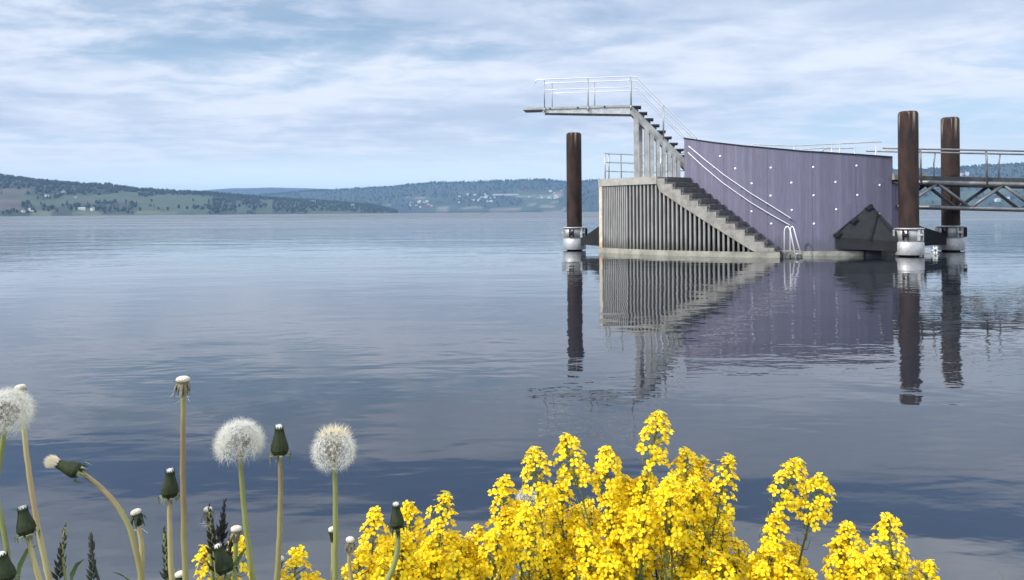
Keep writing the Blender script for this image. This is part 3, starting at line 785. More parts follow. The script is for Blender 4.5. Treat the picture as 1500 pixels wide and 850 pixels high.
def hair(q, a, b, w):
    d = (b - a).normalized(); s = d.orthogonal().normalized(); s2 = d.cross(s)
    q.add([a + s * w, a - s * w * .5 + s2 * w * .8, a - s * w * .5 - s2 * w * .8, b], [(0, 1, 3), (1, 2, 3), (2, 0, 3)])
def bend(a, b, sag, n=18):
    """stem from foot a to head b, bulging sideways by vector sag"""
    return [a.lerp(b, i / n) + sag * math.sin(math.pi * i / n) for i in range(n + 1)]
def stem_part(e, pts, m, r=.0026):
    o = Vector(e.location); q = MB(); n = len(pts); q.tube([p - o + Vector((mnoise.noise(p * 60), 0, 0)) * .0007 * (0 < i < n - 2) for i, p in enumerate(pts)], [r * (1.10 - .24 * i / (n - 1)) * (1 + .09 * mnoise.noise(p * 90)) for i, p in enumerate(pts)], 10); return q.build('stem', m, e)
def foot_of(xb, D, y=850):
    """where a stem leaving the frame at xb meets the ground"""
    p = at(xb, y, D); return p
def rooted(pts):
    """extend a stem straight down its last direction to the bank"""
    a, b_ = pts[0], pts[1]; d = (a - b_).normalized(); g = bank_height(a.x, a.y) - .02
    if a.z > g and d.z < -.1:
        s = (g - a.z) / d.z; s = min(s, .6); root = a + Vector((d.x * s * .4, d.y * s * .4, g - a.z)); pts = [root, root.lerp(a, .5) + Vector((d.x, d.y, 0)) * -.01] + pts
    return pts
def frame(d):
    return d.to_track_quat('Z', 'Y').to_matrix().to_4x4()
def clock(head, foot, sag, Rr, m, label, seed, cut=-.55, cream=False, n=230, holes=0.):
    pts = rooted(bend(foot, head + Vector((0, 0, -.004)), sag)); e = empty('dandelion', pts[0], label, 'dandelion', 'dandelions along the bank')
    stem_part(e, pts, m); o = Vector(e.location); c = head - o; rg = random.Random(seed); up = (pts[-1] - pts[-3]).normalized()
    q = MB(); q.ball(c, .0045, 14, 10); q.ball(c + Vector((0, 0, -.004)), .0038, 12, 8); q.build('receptacle', M['recept'], e)
    qs, qb, qp, qy = MB(), MB(), MB(), MB(); ga = math.pi * (3 - math.sqrt(5))
    for i in range(n):
        z = 1 - 2 * (i + .5) / n
        if z < cut: continue
        r = math.sqrt(1 - z * z); d = Vector((r * math.cos(ga * i), r * math.sin(ga * i), z)); d = (frame(up) @ d + Vector((rg.gauss(0, .05), rg.gauss(0, .05), rg.gauss(0, .05)))).normalized()
        k = Rr * rg.uniform(.94, 1.03)
        qs.tube([c + d * .0045, c + d * k * .26, c + d * k * .40], [.0003, .00072, .0002], 5)
        if rg.random() < holes and z < .5: continue
        hair(qb, c + d * k * .34, c + d * k * .68, .00011)
        a = d.orthogonal().normalized(); b_ = d.cross(a); hub = c + d * k * .66
        top = cream and z > .70
        nh = 13
        for j in range(nh):
            ph = 6.283 * j / nh + rg.uniform(-.15, .15); op = rg.uniform(.95, 1.35) if not top else rg.uniform(.3, .9)
            hd = d * math.cos(op) + (a * math.cos(ph) + b_ * math.sin(ph)) * math.sin(op)
            tip = hub + hd * k * rg.uniform(.36, .46)
            hair(qy if top else qp, hub, tip, .00014 if not top else .0002)
    qs.build('seeds', M['seed'], e); qb.build('seed_beaks', M['beak'], e); qp.build('pappus', M['pappus'], e)
    if cream: qy.build('pappus_cap', M['pappusy'], e)
    # turned down bracts
    q = MB()
    for j in range(9):
        a = 6.283 * j / 9; dd = Vector((math.cos(a), math.sin(a), 0)); s = Vector((-dd.y, dd.x, 0)) * .0011; p = c + Vector((0, 0, -.006))
        q.add([p + dd * .002 - s, p + dd * .002 + s, p + dd * .006 + s * .8 + Vector((0, 0, -.004)), p + dd * .006 - s * .8 + Vector((0, 0, -.004)), p + dd * .0065 + Vector((0, 0, -.011))], [(0, 1, 2, 3), (3, 2, 4)])
    q.build('bracts', M['dry'], e)
    return e
def bald(head, foot, sag, m, label, seed, r=.0068, rag=1., sr_=.0026):
    pts = rooted(bend(foot, head + Vector((0, 0, -.006)), sag)); e = empty('dandelion', pts[0], label, 'dandelion', 'dandelions along the bank')
    stem_part(e, pts, m, sr_); o = Vector(e.location); c = head - o; rg = random.Random(seed); T = Matrix.Translation(c) @ frame((pts[-1] - pts[-3]).normalized())
    q = MB(); q.lathe([(.0005, -.004), (r * .85, -.0022), (r, -.0004), (r * .93, .0012), (r * .6, .0024), (.0004, .0028)], T, 18); q.build('receptacle', M['recept'], e)
    q = MB(); q.lathe([(r * .55, -.014), (r * .72, -.008), (r * .92, -.0022)], T, 14)
    for j in range(11):
        a = 6.283 * j / 11 + rg.uniform(-.2, .2); l = rg.uniform(.008, .017) * rag; dd = Vector((math.cos(a), math.sin(a), 0)); s = Vector((-dd.y, dd.x, 0)) * .0013; fl = rg.uniform(.1, .5)
        v = [dd * r * .75 - s + Vector((0, 0, -.003)), dd * r * .75 + s + Vector((0, 0, -.003)), dd * (r * .8 + l * fl * .6) + s - Vector((0, 0, l * .6)), dd * (r * .8 + l * fl * .6) - s - Vector((0, 0, l * .6)), dd * (r * .8 + l * fl) - Vector((0, 0, l * 1.1))]
        q.add([T @ p for p in v], [(0, 1, 2, 3), (3, 2, 4)])
    q.build('bracts', M['dry'] if seed % 3 else M['bract'], e)
    if rag > .9:
        q = MB()
        for j in range(7):
            p = Vector((rg.uniform(-1, 1) * r, rg.uniform(-1, 1) * r, -.012 - rg.random() * .008)); hair(q, T @ p, T @ (p + Vector((rg.uniform(-.012, .012), rg.uniform(-.01, .01), rg.uniform(-.006, .004)))), .00022)
        q.build('pappus', M['pappus'], e)
    return e
def bud(head, foot, sag, m, label, seed, sc=1., tilt=None, fluff=0., dirn=None, sr_=.0026):
    """closed, urn shaped head; head is its middle"""
    pts0 = bend(foot, head, sag); up = dirn or (pts0[-1] - pts0[-3]).normalized()
    base = head - up * .013 * sc
    pts = rooted(bend(foot, base, sag)); e = empty('dandelion', pts[0], label, 'dandelion', 'dandelions along the bank')
    stem_part(e, pts, m, sr_); o = Vector(e.location); rg = random.Random(seed); T = Matrix.Translation(base - o) @ frame(up) @ Matrix.Diagonal((sc * rg.uniform(.88, 1.1), sc * rg.uniform(.85, 1.05), sc * rg.uniform(.94, 1.08), 1))
    q = MB(); q.lathe([(.002, -.001), (.0060, .001), (.0082, .006), (.0074, .011), (.0055, .017), (.0042, .0225), (.0038, .026), (.003, .0265)], T, 22)
    for j in range(12):   # upright bracts with seams
        a = 6.283 * j / 12; dd = Vector((math.cos(a), math.sin(a), 0)); s = Vector((-dd.y, dd.x, 0))
        prof = [(.0066, .001, .0014), (.0086, .006, .0022), (.0078, .011, .0020), (.0059, .017, .0016), (.0046, .0225, .0012), (.0044, .0275 + .002 * rg.random(), .0003)]
        v = []
        for (rr, zz, ww) in prof: v += [dd * rr - s * ww + Vector((0, 0, zz)), dd * (rr + .00022) + Vector((0, 0, zz)), dd * rr + s * ww + Vector((0, 0, zz))]
        fs = []
        for k in range(len(prof) - 1): fs += [(3 * k, 3 * k + 1, 3 * k + 4, 3 * k + 3), (3 * k + 1, 3 * k + 2, 3 * k + 5, 3 * k + 4)]
        q.add([T @ p for p in v], fs)
    q.build('bracts', M['bract'], e)
    q = MB()
    for j in range(12):   # outer bracts bent back at the base
        a = 6.283 * j / 12 + rg.uniform(-.2, .2); dd = Vector((math.cos(a), math.sin(a), 0)); s = Vector((-dd.y, dd.x, 0)) * .0017; l = rg.uniform(.5, 1.7)
        v = [dd * .0055 - s + Vector((0, 0, .002)), dd * .0055 + s + Vector((0, 0, .002)), dd * (.0085 + .002 * l) + s * .9 + Vector((0, 0, .0015)), dd * (.0085 + .002 * l) - s * .9 + Vector((0, 0, .0015)), dd * (.0095 + .001 * l) - Vector((0, 0, .006 * l))]
        q.add([T @ p for p in v], [(0, 1, 2, 3), (3, 2, 4)])
    q.build('outer_bracts', M['obract'] if seed != 22 else M['bract'], e)
    q = MB(); qq = MB()
    nh = 70 if not fluff else 420
    for j in range(nh):
        a = rg.uniform(0, 6.283); rr = .0038 * math.sqrt(rg.random()) * (1 + fluff); dd = Vector((math.cos(a), math.sin(a), 0))
        p = dd * min(rr, .0036) + Vector((0, 0, .022)); t = dd * rr * (1 + fluff * .9) + Vector((0, 0, .0285 + (.009 * math.sqrt(max(0, 1 - (rr / (.0039 * (1 + fluff))) ** 2)) if fluff else 0) + .0022 * rg.random()))
        hair(q, T @ p, T @ t, .0003)
    q.ball(T @ Vector((0, 0, .026)), .0036 * sc, 10, 8)
    q.build('pappus_tip', M['pappus'] if not fluff else M['pappusy'], e)
    return e
DD = .75
Z0 = Vector((0, 0, 0))
clock(at(11, 604, DD), at(-14, 850, DD), Vector((-.004, 0, 0)), .0285, M['dstemg'], 'white dandelion clock at the far left with a bald head behind it', 1, -.75, n=200)
clock(at(351, 650, .76), at(371, 850, .76), Vector((-.002, 0, 0)), .0290, M['dstemg'], 'full white dandelion clock with flat underside beside a tall closed bud', 2, -.45, n=225)
clock(at(489, 660, .755), at(491, 850, .755), Vector((.001, 0, 0)), .0268, M['dstemg'], 'sparser dandelion clock with a cream cap on top', 3, -.8, cream=True, n=150, holes=.2)
bald(at(30, 567, .80), at(72, 850, .79), Vector((-.004, 0, 0)), M['dstemp'], 'pale bald dandelion head peeping over the leftmost clock', 4, .0052, .3)
bald(at(268, 555.5, .72), at(271.5, 850, .72), Vector((-.001, 0, 0)), M['dstem'], 'tallest bald dandelion with ragged dry bracts under its white top', 5, .0064, 1.15)
bald(at(199, 750, .78), at(206, 850, .78), Vector((.004, 0, 0)), M['dstemp'], 'short bald dandelion with white button top left of the closed bud', 6, .0052, 1.)
bald(at(346, 774.5, .82), at(344, 850, .82), Z0, M['dstemg'], 'low bald dandelion with a white button top among small yellow flowers', 7, .0058, .7)
bald(at(513, 790.5, .85), at(515, 850, .85), Vector((-.002, 0, 0)), M['dstemp'], 'low bald dandelion beside the left end of the yellow clump', 8, .0048, .9, .0022)
bald(at(486.5, 775.5, .88), at(486, 850, .88), Vector((.001, 0, 0)), M['dstemp'], 'small bald dandelion close behind the stem of the cream-capped clock', 9, .0044, .4, .002)
bald(at(304.5, 746, .84), at(312, 850, .84), Z0, M['dstemg'], 'small dark bald dandelion among the blackish leafy spikes', 10, .0046, 1., .002)
bald(at(411, 818.5, .86), at(408, 850, .86), Z0, M['dstemp'], 'tiny bald dandelion behind the brown foot of the tall bud', 11, .0040, .4, .002)
bald(at(264, 841, .83), at(266, 870, .83), Z0, M['dstemp'], 'very low bald dandelion at the foot of the tallest one', 12, .0060, .6)
bud(at(249, 711, .75), at(252, 850, .75), Vector((-.001, 0, 0)), M['dstemp'], 'closed dark green dandelion bud with white tuft, left of the tallest bald stem', 20, .92)
bud(at(409.5, 648, .75), at(405, 850, .75), Vector((.002, 0, 0)), M['dstem'], 'closed dandelion bud on a tall stem between the two white clocks', 21, 1.0)
bud(at(581, 756, .72), at(568, 850, .72), Vector((.004, 0, 0)), M['dstemg'], 'smooth dark closed dandelion bud in front of the yellow flowers', 22, .86)
bud(at(37, 766, .75), at(58, 850, .75), Vector((-.001, 0, 0)), M['dstemp'], 'closed dandelion bud with ragged base at the lower left', 23, .92)
bud(at(6, 832, .72), at(14, 880, .72), Z0, M['dstemg'], 'dark closed dandelion bud in the bottom left corner', 24, 1.0)
bud(at(326, 822, .74), at(330, 880, .74), Z0, M['dstemg'], 'green dandelion bud low among the small yellow flowers', 25, .95, dirn=Vector((-.3, 0, .95)))
bud(at(100, 685, .74), at(207, 850, .74), Vector((.012, 0, .010)), M['dstem'], 'nodding half-open dandelion head with cream fluff on a bent brown stem', 26, .95, fluff=.5, dirn=Vector((-.86, -.2, .42)).normalized())
# thin green stem in the left corner
q = MB(); pts = rooted([at(16, 850, .74), at(10, 805, .74), at(1, 755, .74), at(-12, 690, .74)]); q.tube(pts, [.0022] * (len(pts) - 1) + [.0016], 8)
tag(q.build('plant_stem', M['dstemg']), 'thin bare green stem leaning out at the left edge', 'plant stem')

M['gblade'] = mat('green_blade', (.10, .15, .05), .5, var=.3, vscale=30, trans=.25)
for pts2, lab in (([(215, 880), (196, 856), (178, 843), (161, 837)], 'thin green grass blade arching left beside the bent dandelion stem'), ([(318, 880), (338, 838), (352, 815), (362, 800)], 'green pointed leaf crossing in front of the small yellow flowers'), ([(20, 880), (28, 830), (40, 806), (52, 800)], 'short green leaf beside the bottom left corner bud'), ([(110, 880), (104, 845), (112, 828), (122, 820)], 'short green grass blade between the two left leafy spikes')):
    P4 = [at(x, y, .79) for x, y in pts2]; g = P4[0].copy(); g.z = bank_height(g.x, g.y) - .01; P4 = [g] + P4; q = MB(); vs = []
    for i, p in enumerate(P4):
        w = (.0022, .0026, .0028, .0018, .0002)[i]; vs += [p + Vector((-.5 * w, 0, w)), p + Vector((.5 * w, .001, -w))] if i > 1 else [p + Vector((-w, 0, 0)), p + Vector((w, .001, 0))]
    q.add(vs, [(2 * i, 2 * i + 1, 2 * i + 3, 2 * i + 2) for i in range(4)], True)
    tag(q.build('grass_blade', M['gblade']), lab, 'grass blade', 'green blades among the dandelions')
# dark leafy spikes (sorrel / grass heads)
M['spike'] = mat('dark_spike', (.035, .042, .028), .7, var=.4, vscale=60)
M['spikeb'] = mat('blackish_spike', (.022, .020, .022), .7, var=.4, vscale=60)
def spike(x, ytop, D, foot_x, label, seed, m, branches=26, spread=1., ln=.055):
    rg = random.Random(seed); top = at(x, ytop, D); pts = rooted(bend(at(foot_x, 860, D), top, Vector((rg.uniform(-.003, .003), 0, 0)))); e = empty('leafy_spike', pts[0], label, 'weed', 'dark leafy spikes on the bank')
    o = Vector(e.location); q = MB(); q.tube([p - o for p in pts], [.0014] * (len(pts) - 1) + [.0006], 6); q.build('stem', M['dstemg'] if seed % 2 else m, e)
    q = MB(); t0 = top - o; ax = (pts[-1] - pts[-4]).normalized()
    for k in range(branches):
        s = (k / branches) ** .9; p = t0 - ax * ln * s; a = k * 2.4 + rg.uniform(-.4, .4); out = Vector((math.cos(a), math.sin(a), 0)); d = (ax * .85 + out * (.22 + .4 * s * spread)).normalized()
        l = (.006 + .010 * s * spread) * rg.uniform(.7, 1.2); wd = d.cross(Vector((0, 1, 0.2))).normalized() * l * .17; up = d.cross(wd).normalized() * l * .1
        q.add([p, p + d * l * .45 + wd, p + d * l * .45 - wd, p + d * l, p + d * l * .45 + up], [(0, 1, 4), (0, 4, 2), (1, 3, 4), (4, 3, 2), (0, 2, 1), (1, 2, 3)])
    q.build('leaflets', m, e)
    return e
spike(95, 773, .8, 98, 'dark narrow leafy spike right of the leaning pale stem', 31, M['spike'], 34, .8, .058)
spike(133, 785, .8, 148, 'dark leafy spike leaning left, right one of the lower left pair', 32, M['spike'], 34, .8, .05)
spike(240, 778, .84, 246, 'dark leafy spike half hidden behind the closed bud stem', 33, M['spike'], 36, .9, .06)
spike(329, 737, .84, 316, 'tall blackish feathery spike leaning right over small yellow flowers', 34, M['spikeb'], 46, 1.6, .085)
spike(306, 745, .82, 318, 'blackish leafy spike crossing the tall feathery one', 35, M['spikeb'], 30, 1.1, .06)
spike(338, 785, .86, 336, 'short dark spike at the right of the blackish group', 36, M['spike'], 26, 1., .045)

# ------------------------------------------------------------------ yellow flower spikes
def petal_material():
    m = mat('yellow_petal', (.90, .60, .012), .5, trans=.38, spec=.2); N, L, b = nodes(m)
    oi = N.new('ShaderNodeObjectInfo'); tc = N.new('ShaderNodeTexCoord')
    n = noise_tex(N, L, tc.outputs['Object'], 160., 2)
    c = mixcol(N, L, maprange(N, L, n, .35, .65), (.92, .64, .010), (.96, .76, .018))
    c = mixcol(N, L, maprange(N, L, oi.outputs['Random'], 0, 1, 0, .3, False), c, (.97, .80, .035))
    L.new(c, b.inputs['Base Color'])
    t = next(k for k in N if k.type == 'BSDF_TRANSLUCENT'); L.new(c, t.inputs[0]); return m
M['petal'] = petal_material()
M['fbud'] = mat('flower_bud', (.50, .46, .04), .6, var=.3, vscale=200)
M['fstem'] = mat('flower_stem', (.15, .21, .06), .6, var=.3, vscale=30, col2=(.09, .10, .04))
M['leaf'] = mat('flower_leaf', (.06, .11, .032), .5, var=.3, vscale=40, trans=.3)
VAR = []
def flower_variant(seed, hgt, rl, n, loose):
    """spike with its foot at 0; returns (empty, kids, tip)"""
    rg = random.Random(seed); e = empty('flower_spike')
    lean = Vector((rg.uniform(-.06, .06), rg.uniform(-.02, .03), 0)); curl = Vector((rg.uniform(-.03, .03), rg.uniform(-.02, .02), 0))
    def axis(z):
        s = z / hgt; return lean * s + curl * s * s * s + Vector((0, 0, z))
    tip = axis(hgt)
    q = MB(); ns = 12; q.tube([axis(hgt * i / ns) for i in range(ns + 1)], [.0021 - .0011 * i / ns for i in range(ns + 1)], 6)
    for k in range(10):   # young pods below the flowers
        z = hgt - rl - .004 - .005 * k
        if z < .03: break
        a = k * 2.4; d = Vector((math.cos(a), math.sin(a), .55)).normalized(); p = axis(z); q.tube([p, p + d * .007, p + d * .010 + Vector((0, 0, .012))], [.0004, .0005, .0006], 4)
    qf, qb = MB(), MB()
    for k in range(n):
        s = (k + .5) / n; z = hgt - .006 - rl * (s ** .85); p = axis(z); a = k * 2.39996 + rg.uniform(-.3, .3)
        el = 1.15 - 1.0 * min(1, s * 1.6) + rg.uniform(-.2, .2); out = Vector((math.cos(a), math.sin(a), 0)); d = (out * math.cos(el) + Vector((0, 0, 1)) * math.sin(el)).normalized()
        pl_ = (.0075 + .0085 * min(1, s * 3.0)) * rg.uniform(.75, 1.2); c = p + d * pl_
        q.tube([p, p + d * pl_], [.0005, .0004], 4, False)
        if rg.random() < loose and s > .6: continue
        face = (d + Vector((rg.uniform(-.5, .5), rg.uniform(-.5, .5), .3))).normalized(); a1 = face.orthogonal().normalized(); b1 = face.cross(a1); tw = rg.uniform(0, 1.57); size = rg.uniform(.0050, .0070) * (1 if s > .08 else .8); open_ = rg.uniform(.2, 1.0)
        for j in range(4):
            ph = tw + j * 1.5708 + rg.uniform(-.15, .15); o_ = a1 * math.cos(ph) + b1 * math.sin(ph); sd = face.cross(o_)
            w = size * .40
            pts = [c + o_ * .0006 - sd * w * .3, c + o_ * .0006 + sd * w * .3,
                   c + o_ * size * .55 + face * size * open_ * .8 + sd * w * .95, c + o_ * size * .55 + face * size * open_ * .8 - sd * w * .95,
                   c + o_ * size + face * size * open_ * .75 + sd * w * .8, c + o_ * size * 1.04 + face * size * open_ * .6 , c + o_ * size + face * size * open_ * .75 - sd * w * .8]
            qf.add(pts, [(0, 1, 2, 3), (3, 2, 4, 5), (3, 5, 6)])
        for j in range(3):
            qb.ball(c + face * .0012 + (a1 * math.cos(j * 2.1) + b1 * math.sin(j * 2.1)) * .0011, .0006, 4, 3)
    for k in range(16):
        a = k * 2.4; rr = .0040 * math.sqrt(k / 16); qb.ball(tip + Vector((rr * math.cos(a), rr * math.sin(a), -.001 - rr * .5 + rg.uniform(0, .002))), .0014, 6, 4, (1, 1, 1.6))
    q.build('stem', M['fstem'], e); qf.build('petals', M['petal'], e); qb.build('buds', M['fbud'], e)
    ql = MB()
    for k in range(5):
        z = hgt * rg.uniform(.1, .62); p = axis(z); a = rg.uniform(0, 6.28); d = Vector((math.cos(a), math.sin(a), .7)).normalized(); s = Vector((-math.sin(a), math.cos(a), 0)) * .006; l = rg.uniform(.02, .045)
        ql.add([p, p + d * l * .4 + s, p + d * l * .4 - s, p + d * l * .8 + s * .6 - Vector((0, 0, .004)), p + d * l * .8 - s * .6 - Vector((0, 0, .004)), p + d * l - Vector((0, 0, .010))], [(0, 1, 2), (1, 3, 4, 2), (3, 5, 4)])
    ql.build('leaves', M['leaf'], e)
    return [e, children(e), tip, False]
for sd, hg, rl, n, lo in ((41, .40, .056, 52, .2), (42, .42, .072, 56, .4), (43, .40, .048, 48, .1), (44, .38, .064, 54, .35), (45, .27, .052, 54, .15), (46, .26, .044, 46, .2), (47, .28, .060, 58, .25)):
    VAR.append(flower_variant(sd, hg, rl, n, lo))
rf = random.Random(99); FS = []
def flower(x, y, D, label, tall=None, scale=1., v=None):
    if v is None: v = rf.choice((0, 1, 2, 3) if (tall if tall is not None else y < 760) else (4, 5, 6))
    V_ = VAR[v]; o = V_[0] if not V_[3] else copy_tree(V_[0], V_[1]); V_[3] = True
    a = rf.uniform(-1.2, 1.2) if rf.random() < .6 else rf.uniform(0, 6.28)
    from mathutils import Euler
    eu = Euler((rf.gauss(0, .10), rf.gauss(0, .16), a)); o.rotation_euler = eu; o.scale = (scale,) * 3
    tp_ = eu.to_matrix() @ (V_[2] * scale); o.location = at(x, y, D) - tp_
    tag(o, label, 'flower', 'yellow flower spikes on the bank'); FS.append(o); return o
TIPS = [(968, 604, .92, 'tallest yellow flower spike, standing above the clump'),
 (825, 640, .93, 'yellow flower spike bending left, second highest in the clump'),
 (783, 656, .92, 'upright yellow flower spike just left of the bending one'),
 (886, 656, .93, 'loose yellow flower spike between the bending and the tallest ones'),
 (1070, 668, .93, 'yellow flower spike with gaps at the right edge of the big clump'),
 (1000, 660, .95, 'broad yellow flower spike immediately right of the tallest one'),
 (1030, 672, .95, 'yellow flower spike inside the right shoulder of the big clump'),
 (738, 700, .92, 'yellow flower spike with a pointed green tip left of the upright one'),
 (654, 722, .92, 'separate yellow flower spike on the left slope of the big clump'),
 (549, 745, .93, 'loose yellow flower spike at the left end, left of the dark closed bud'),
 (600, 738, .95, 'yellow flower spike directly behind the smooth dark closed bud'),
 (1172, 674, .93, 'taller of the pair of yellow flower spikes right of the big clump'),
 (1206, 700, .92, 'lower thick yellow flower spike of the pair right of the big clump'),
 (1140, 752, .92, 'dense yellow flower spike under the left side of the right-hand pair'),
 (1240, 768, .92, 'yellow flower spike at the left of the low right group'),
 (1296, 756, .93, 'loose yellow flower spike standing above the low right group'),
 (1365, 825, .92, 'single yellow flower spike farthest right, barely in the picture'),
 (437, 806, .90, 'small yellow flower spike beside the brown stem of the tall bud'),
 (350, 792, .90, 'yellow flower spike behind the low white button dandelion'),
 (296, 805, .90, 'leftmost yellow flower spike, beside the blackish leafy spikes'),
 (460, 842, .90, 'low yellow flower spike left of the cream-capped clock stem'),
 (533, 808, .90, 'low yellow flower spike right of the low bald dandelion')]
for (x, y, D, lab) in TIPS: flower(x, y, D, lab, scale=1.0 if y < 800 else .95)
ENV = [(535, 800), (560, 790), (600, 775), (640, 770), (680, 765), (720, 745), (760, 715), (800, 705), (850, 712), (900, 700), (950, 690), (1000, 690), (1050, 712), (1075, 760), (1088, 860)]
for k in range(116):
    x = rf.uniform(545, 1082); y0 = lerp(ENV, x); y = y0 + (865 - y0) * rf.random() ** 1.15
    flower(x, y, rf.uniform(.84, 1.12), 'yellow flower spike packed inside the big dense clump', y < 780 and rf.random() < .6, rf.uniform(.85, 1.1))
for k in range(9):
    flower(rf.uniform(1112, 1165), rf.uniform(775, 860), rf.uniform(.86, .98), 'yellow flower spike packed below the right-hand pair', False)
for k in range(15):
    flower(rf.uniform(1225, 1318), rf.uniform(790, 862), rf.uniform(.86, 1.0), 'yellow flower spike packed in the low right group', False)
for k in range(4):
    flower(rf.uniform(1170, 1200), rf.uniform(832, 860), rf.uniform(.86, .95), 'low yellow flower spike at the bottom edge below the right-hand pair', False)
for V_ in VAR:
    assert V_[3]
clock(at(772, 732, 1.1), at(775, 860, 1.1), Z0, .020, M['dstemg'], 'small white dandelion clock half hidden behind the yellow clump', 60, -.6, n=90)

# ------------------------------------------------------------------ air
vm = bpy.data.materials.new('haze_air'); vm.use_nodes = True; N = vm.node_tree.nodes; L = vm.node_tree.links; N.clear()
out = N.new('ShaderNodeOutputMaterial'); pv = N.new('ShaderNodeVolumePrincipled'); L.new(pv.outputs[0], out.inputs['Volume'])
pv.inputs['Color'].default_value = (.24, .43, .72, 1); pv.inputs['Density'].default_value = .00008; pv.inputs['Anisotropy'].default_value = 0.0
q = MB(); q.box((0, 3800, 219), (12000, 0, 0), (0, 9000, 0), (0, 0, 221)); hz = q.build('haze', vm); tag(hz, 'thin pale blue haze in the air over the lake', 'haze', kind='stuff')

# ------------------------------------------------------------------ light
SUN_AZ, SUN_EL = math.atan2(-.90, -.44), R(38)
sd = Vector((math.sin(SUN_AZ) * math.cos(SUN_EL), math.cos(SUN_AZ) * math.cos(SUN_EL), math.sin(SUN_EL)))
sun = bpy.data.lights.new('sun', 'SUN'); sun.energy = 3.5; sun.angle = R(.6); sun.color = (1, .95, .87)
so = bpy.data.objects.new('sun', sun); COL.objects.link(so); so.rotation_euler = (-sd).to_track_quat('-Z', 'Y').to_euler(); so.location = (-20, -20, 30)
W = bpy.data.worlds.new('World'); S.world = W; W.use_nodes = True; N = W.node_tree.nodes; L = W.node_tree.links; N.clear()
out = N.new('ShaderNodeOutputWorld'); bg = N.new('ShaderNodeBackground'); L.new(bg.outputs[0], out.inputs[0])
STR = .10; bg.inputs['Strength'].default_value = STR
sky = N.new('ShaderNodeTexSky'); sky.sky_type = 'NISHITA'; sky.sun_disc = False; sky.sun_elevation = SUN_EL; sky.sun_rotation = SUN_AZ
sky.air_density = 1.0; sky.dust_density = .1; sky.ozone_density = 1.5
tc = N.new('ShaderNodeTexCoord'); nv = N.new('ShaderNodeVectorMath'); nv.operation = 'NORMALIZE'; L.new(tc.outputs['Generated'], nv.inputs[0])
sp = N.new('ShaderNodeSeparateXYZ'); L.new(nv.outputs[0], sp.inputs[0]); dx, dy, dz_ = sp.outputs
zc = math_node(N, L, 'ADD', math_node(N, L, 'MAXIMUM', dz_, .0), .10)
cx_ = math_node(N, L, 'DIVIDE', dx, zc); cy_ = math_node(N, L, 'DIVIDE', dy, zc)
cb = N.new('ShaderNodeCombineXYZ'); L.new(cx_, cb.inputs[0]); L.new(cy_, cb.inputs[1]); PV = cb.outputs[0]
n1 = noise_tex(N, L, mapping(N, L, PV, (.55, .80, 1), (0, 0, R(3)), (3.1, 1.2, 0)), 1., 7, .54, .15)
n2 = noise_tex(N, L, mapping(N, L, PV, (2.3, 3.0, 1), (0, 0, R(-4)), (7, 2, 0)), 1., 8, .62, .25)
n3 = noise_tex(N, L, mapping(N, L, PV, (.36, .62, 1), (0, 0, R(6)), (11, 4, 0)), 1., 4, .5)
yy = math_node(N, L, 'MAXIMUM', dy, .08)
s_ = math_node(N, L, 'DIVIDE', dz_, yy); t_ = math_node(N, L, 'DIVIDE', dx, yy)
cov = math_node(N, L, 'ADD', math_node(N, L, 'MULTIPLY', n1, .75), math_node(N, L, 'MULTIPLY', n2, .35))
cov = maprange(N, L, cov, .35, .55)
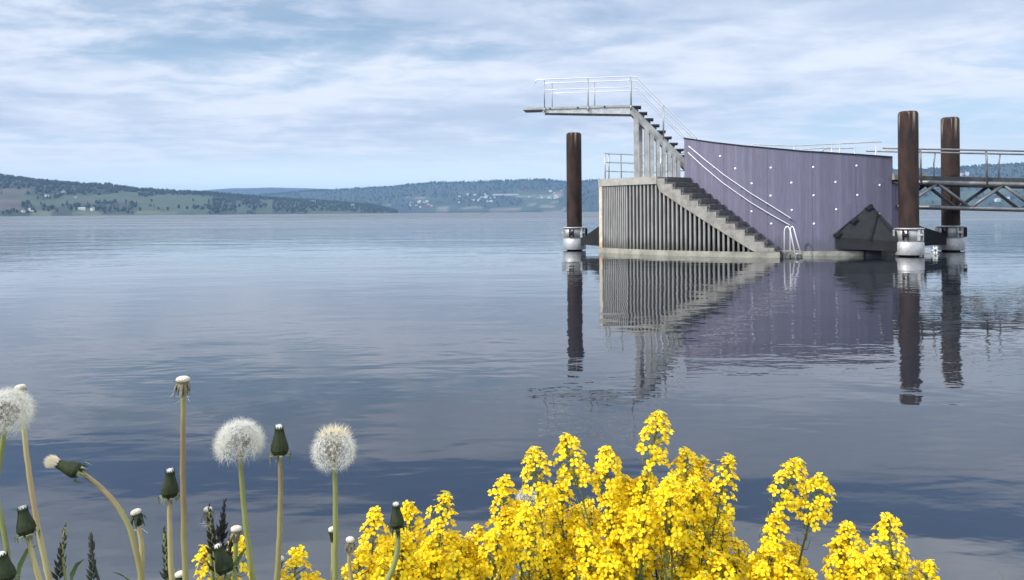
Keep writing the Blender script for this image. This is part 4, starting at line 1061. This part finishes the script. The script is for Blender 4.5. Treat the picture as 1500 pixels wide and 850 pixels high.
# low clear strip over the hills, and a band of broken cloud higher up
lowc = maprange(N, L, math_node(N, L, 'ADD', s_, math_node(N, L, 'MULTIPLY', math_node(N, L, 'SUBTRACT', n3, .5), .10)), .035, .085)
cov = math_node(N, L, 'MULTIPLY', cov, math_node(N, L, 'MULTIPLY_ADD', lowc, .9, .1))
g0 = math_node(N, L, 'MULTIPLY_ADD', t_, .06, .358)
gd = math_node(N, L, 'ADD', math_node(N, L, 'SUBTRACT', s_, g0), math_node(N, L, 'MULTIPLY', math_node(N, L, 'SUBTRACT', n1, .5), .12))
gap = maprange(N, L, math_node(N, L, 'ABSOLUTE', gd), .016, .052, 1, 0)
hole = math_node(N, L, 'MULTIPLY', maprange(N, L, t_, .20, .42), math_node(N, L, 'MULTIPLY', maprange(N, L, s_, .06, .10), maprange(N, L, s_, .12, .17, 1, 0)))
cov = math_node(N, L, 'MULTIPLY', cov, math_node(N, L, 'SUBTRACT', 1, math_node(N, L, 'MULTIPLY', hole, maprange(N, L, n2, .35, .6, .9, .35))))
cov = math_node(N, L, 'MAXIMUM', cov, maprange(N, L, s_, .22, .34, 0, .9))
cov = math_node(N, L, 'MULTIPLY', cov, math_node(N, L, 'SUBTRACT', 1, math_node(N, L, 'MULTIPLY', gap, .9)))
K = 1 / STR
shade = maprange(N, L, math_node(N, L, 'ADD', math_node(N, L, 'MULTIPLY', n2, .50), math_node(N, L, 'MULTIPLY', n3, .60)), .43, .68)
ccol = mixcol(N, L, shade, (.48 * K, .56 * K, .70 * K), (.76 * K, .80 * K, .90 * K))
lowf = maprange(N, L, s_, .0, .34, .9, 0.)
base = mixcol(N, L, lowf, sky.outputs[0], (.50 * K, .65 * K, .82 * K))
base = mixcol(N, L, maprange(N, L, s_, .02, .115, 1, 0), base, (1.0 * K, 1.14 * K, 1.14 * K))
base = mixcol(N, L, maprange(N, L, s_, .25, .36, 0, .75), base, (.16 * K, .29 * K, .58 * K))
ccol = mixcol(N, L, maprange(N, L, s_, .03, .12, .55, 0), ccol, (.95 * K, 1.05 * K, 1.06 * K))
ccol = mixcol(N, L, maprange(N, L, s_, .34, .52, 0, 1), ccol, mixcol(N, L, 1., ccol, (2.15, 2.1, 1.95), 'MULTIPLY'))
fin = mixcol(N, L, math_node(N, L, 'MULTIPLY', cov, .92), base, ccol)
L.new(fin, bg.inputs[0])

# ------------------------------------------------------------------ render settings
S.render.engine = 'CYCLES'; S.cycles.samples = 64; S.cycles.use_denoising = True
S.cycles.max_bounces = 8; S.cycles.transparent_max_bounces = 8; S.cycles.volume_bounces = 0
S.view_settings.view_transform = 'Standard'; S.view_settings.look = 'None'; S.view_settings.exposure = .32; S.view_settings.gamma = 1
S.view_settings.use_curve_mapping = False
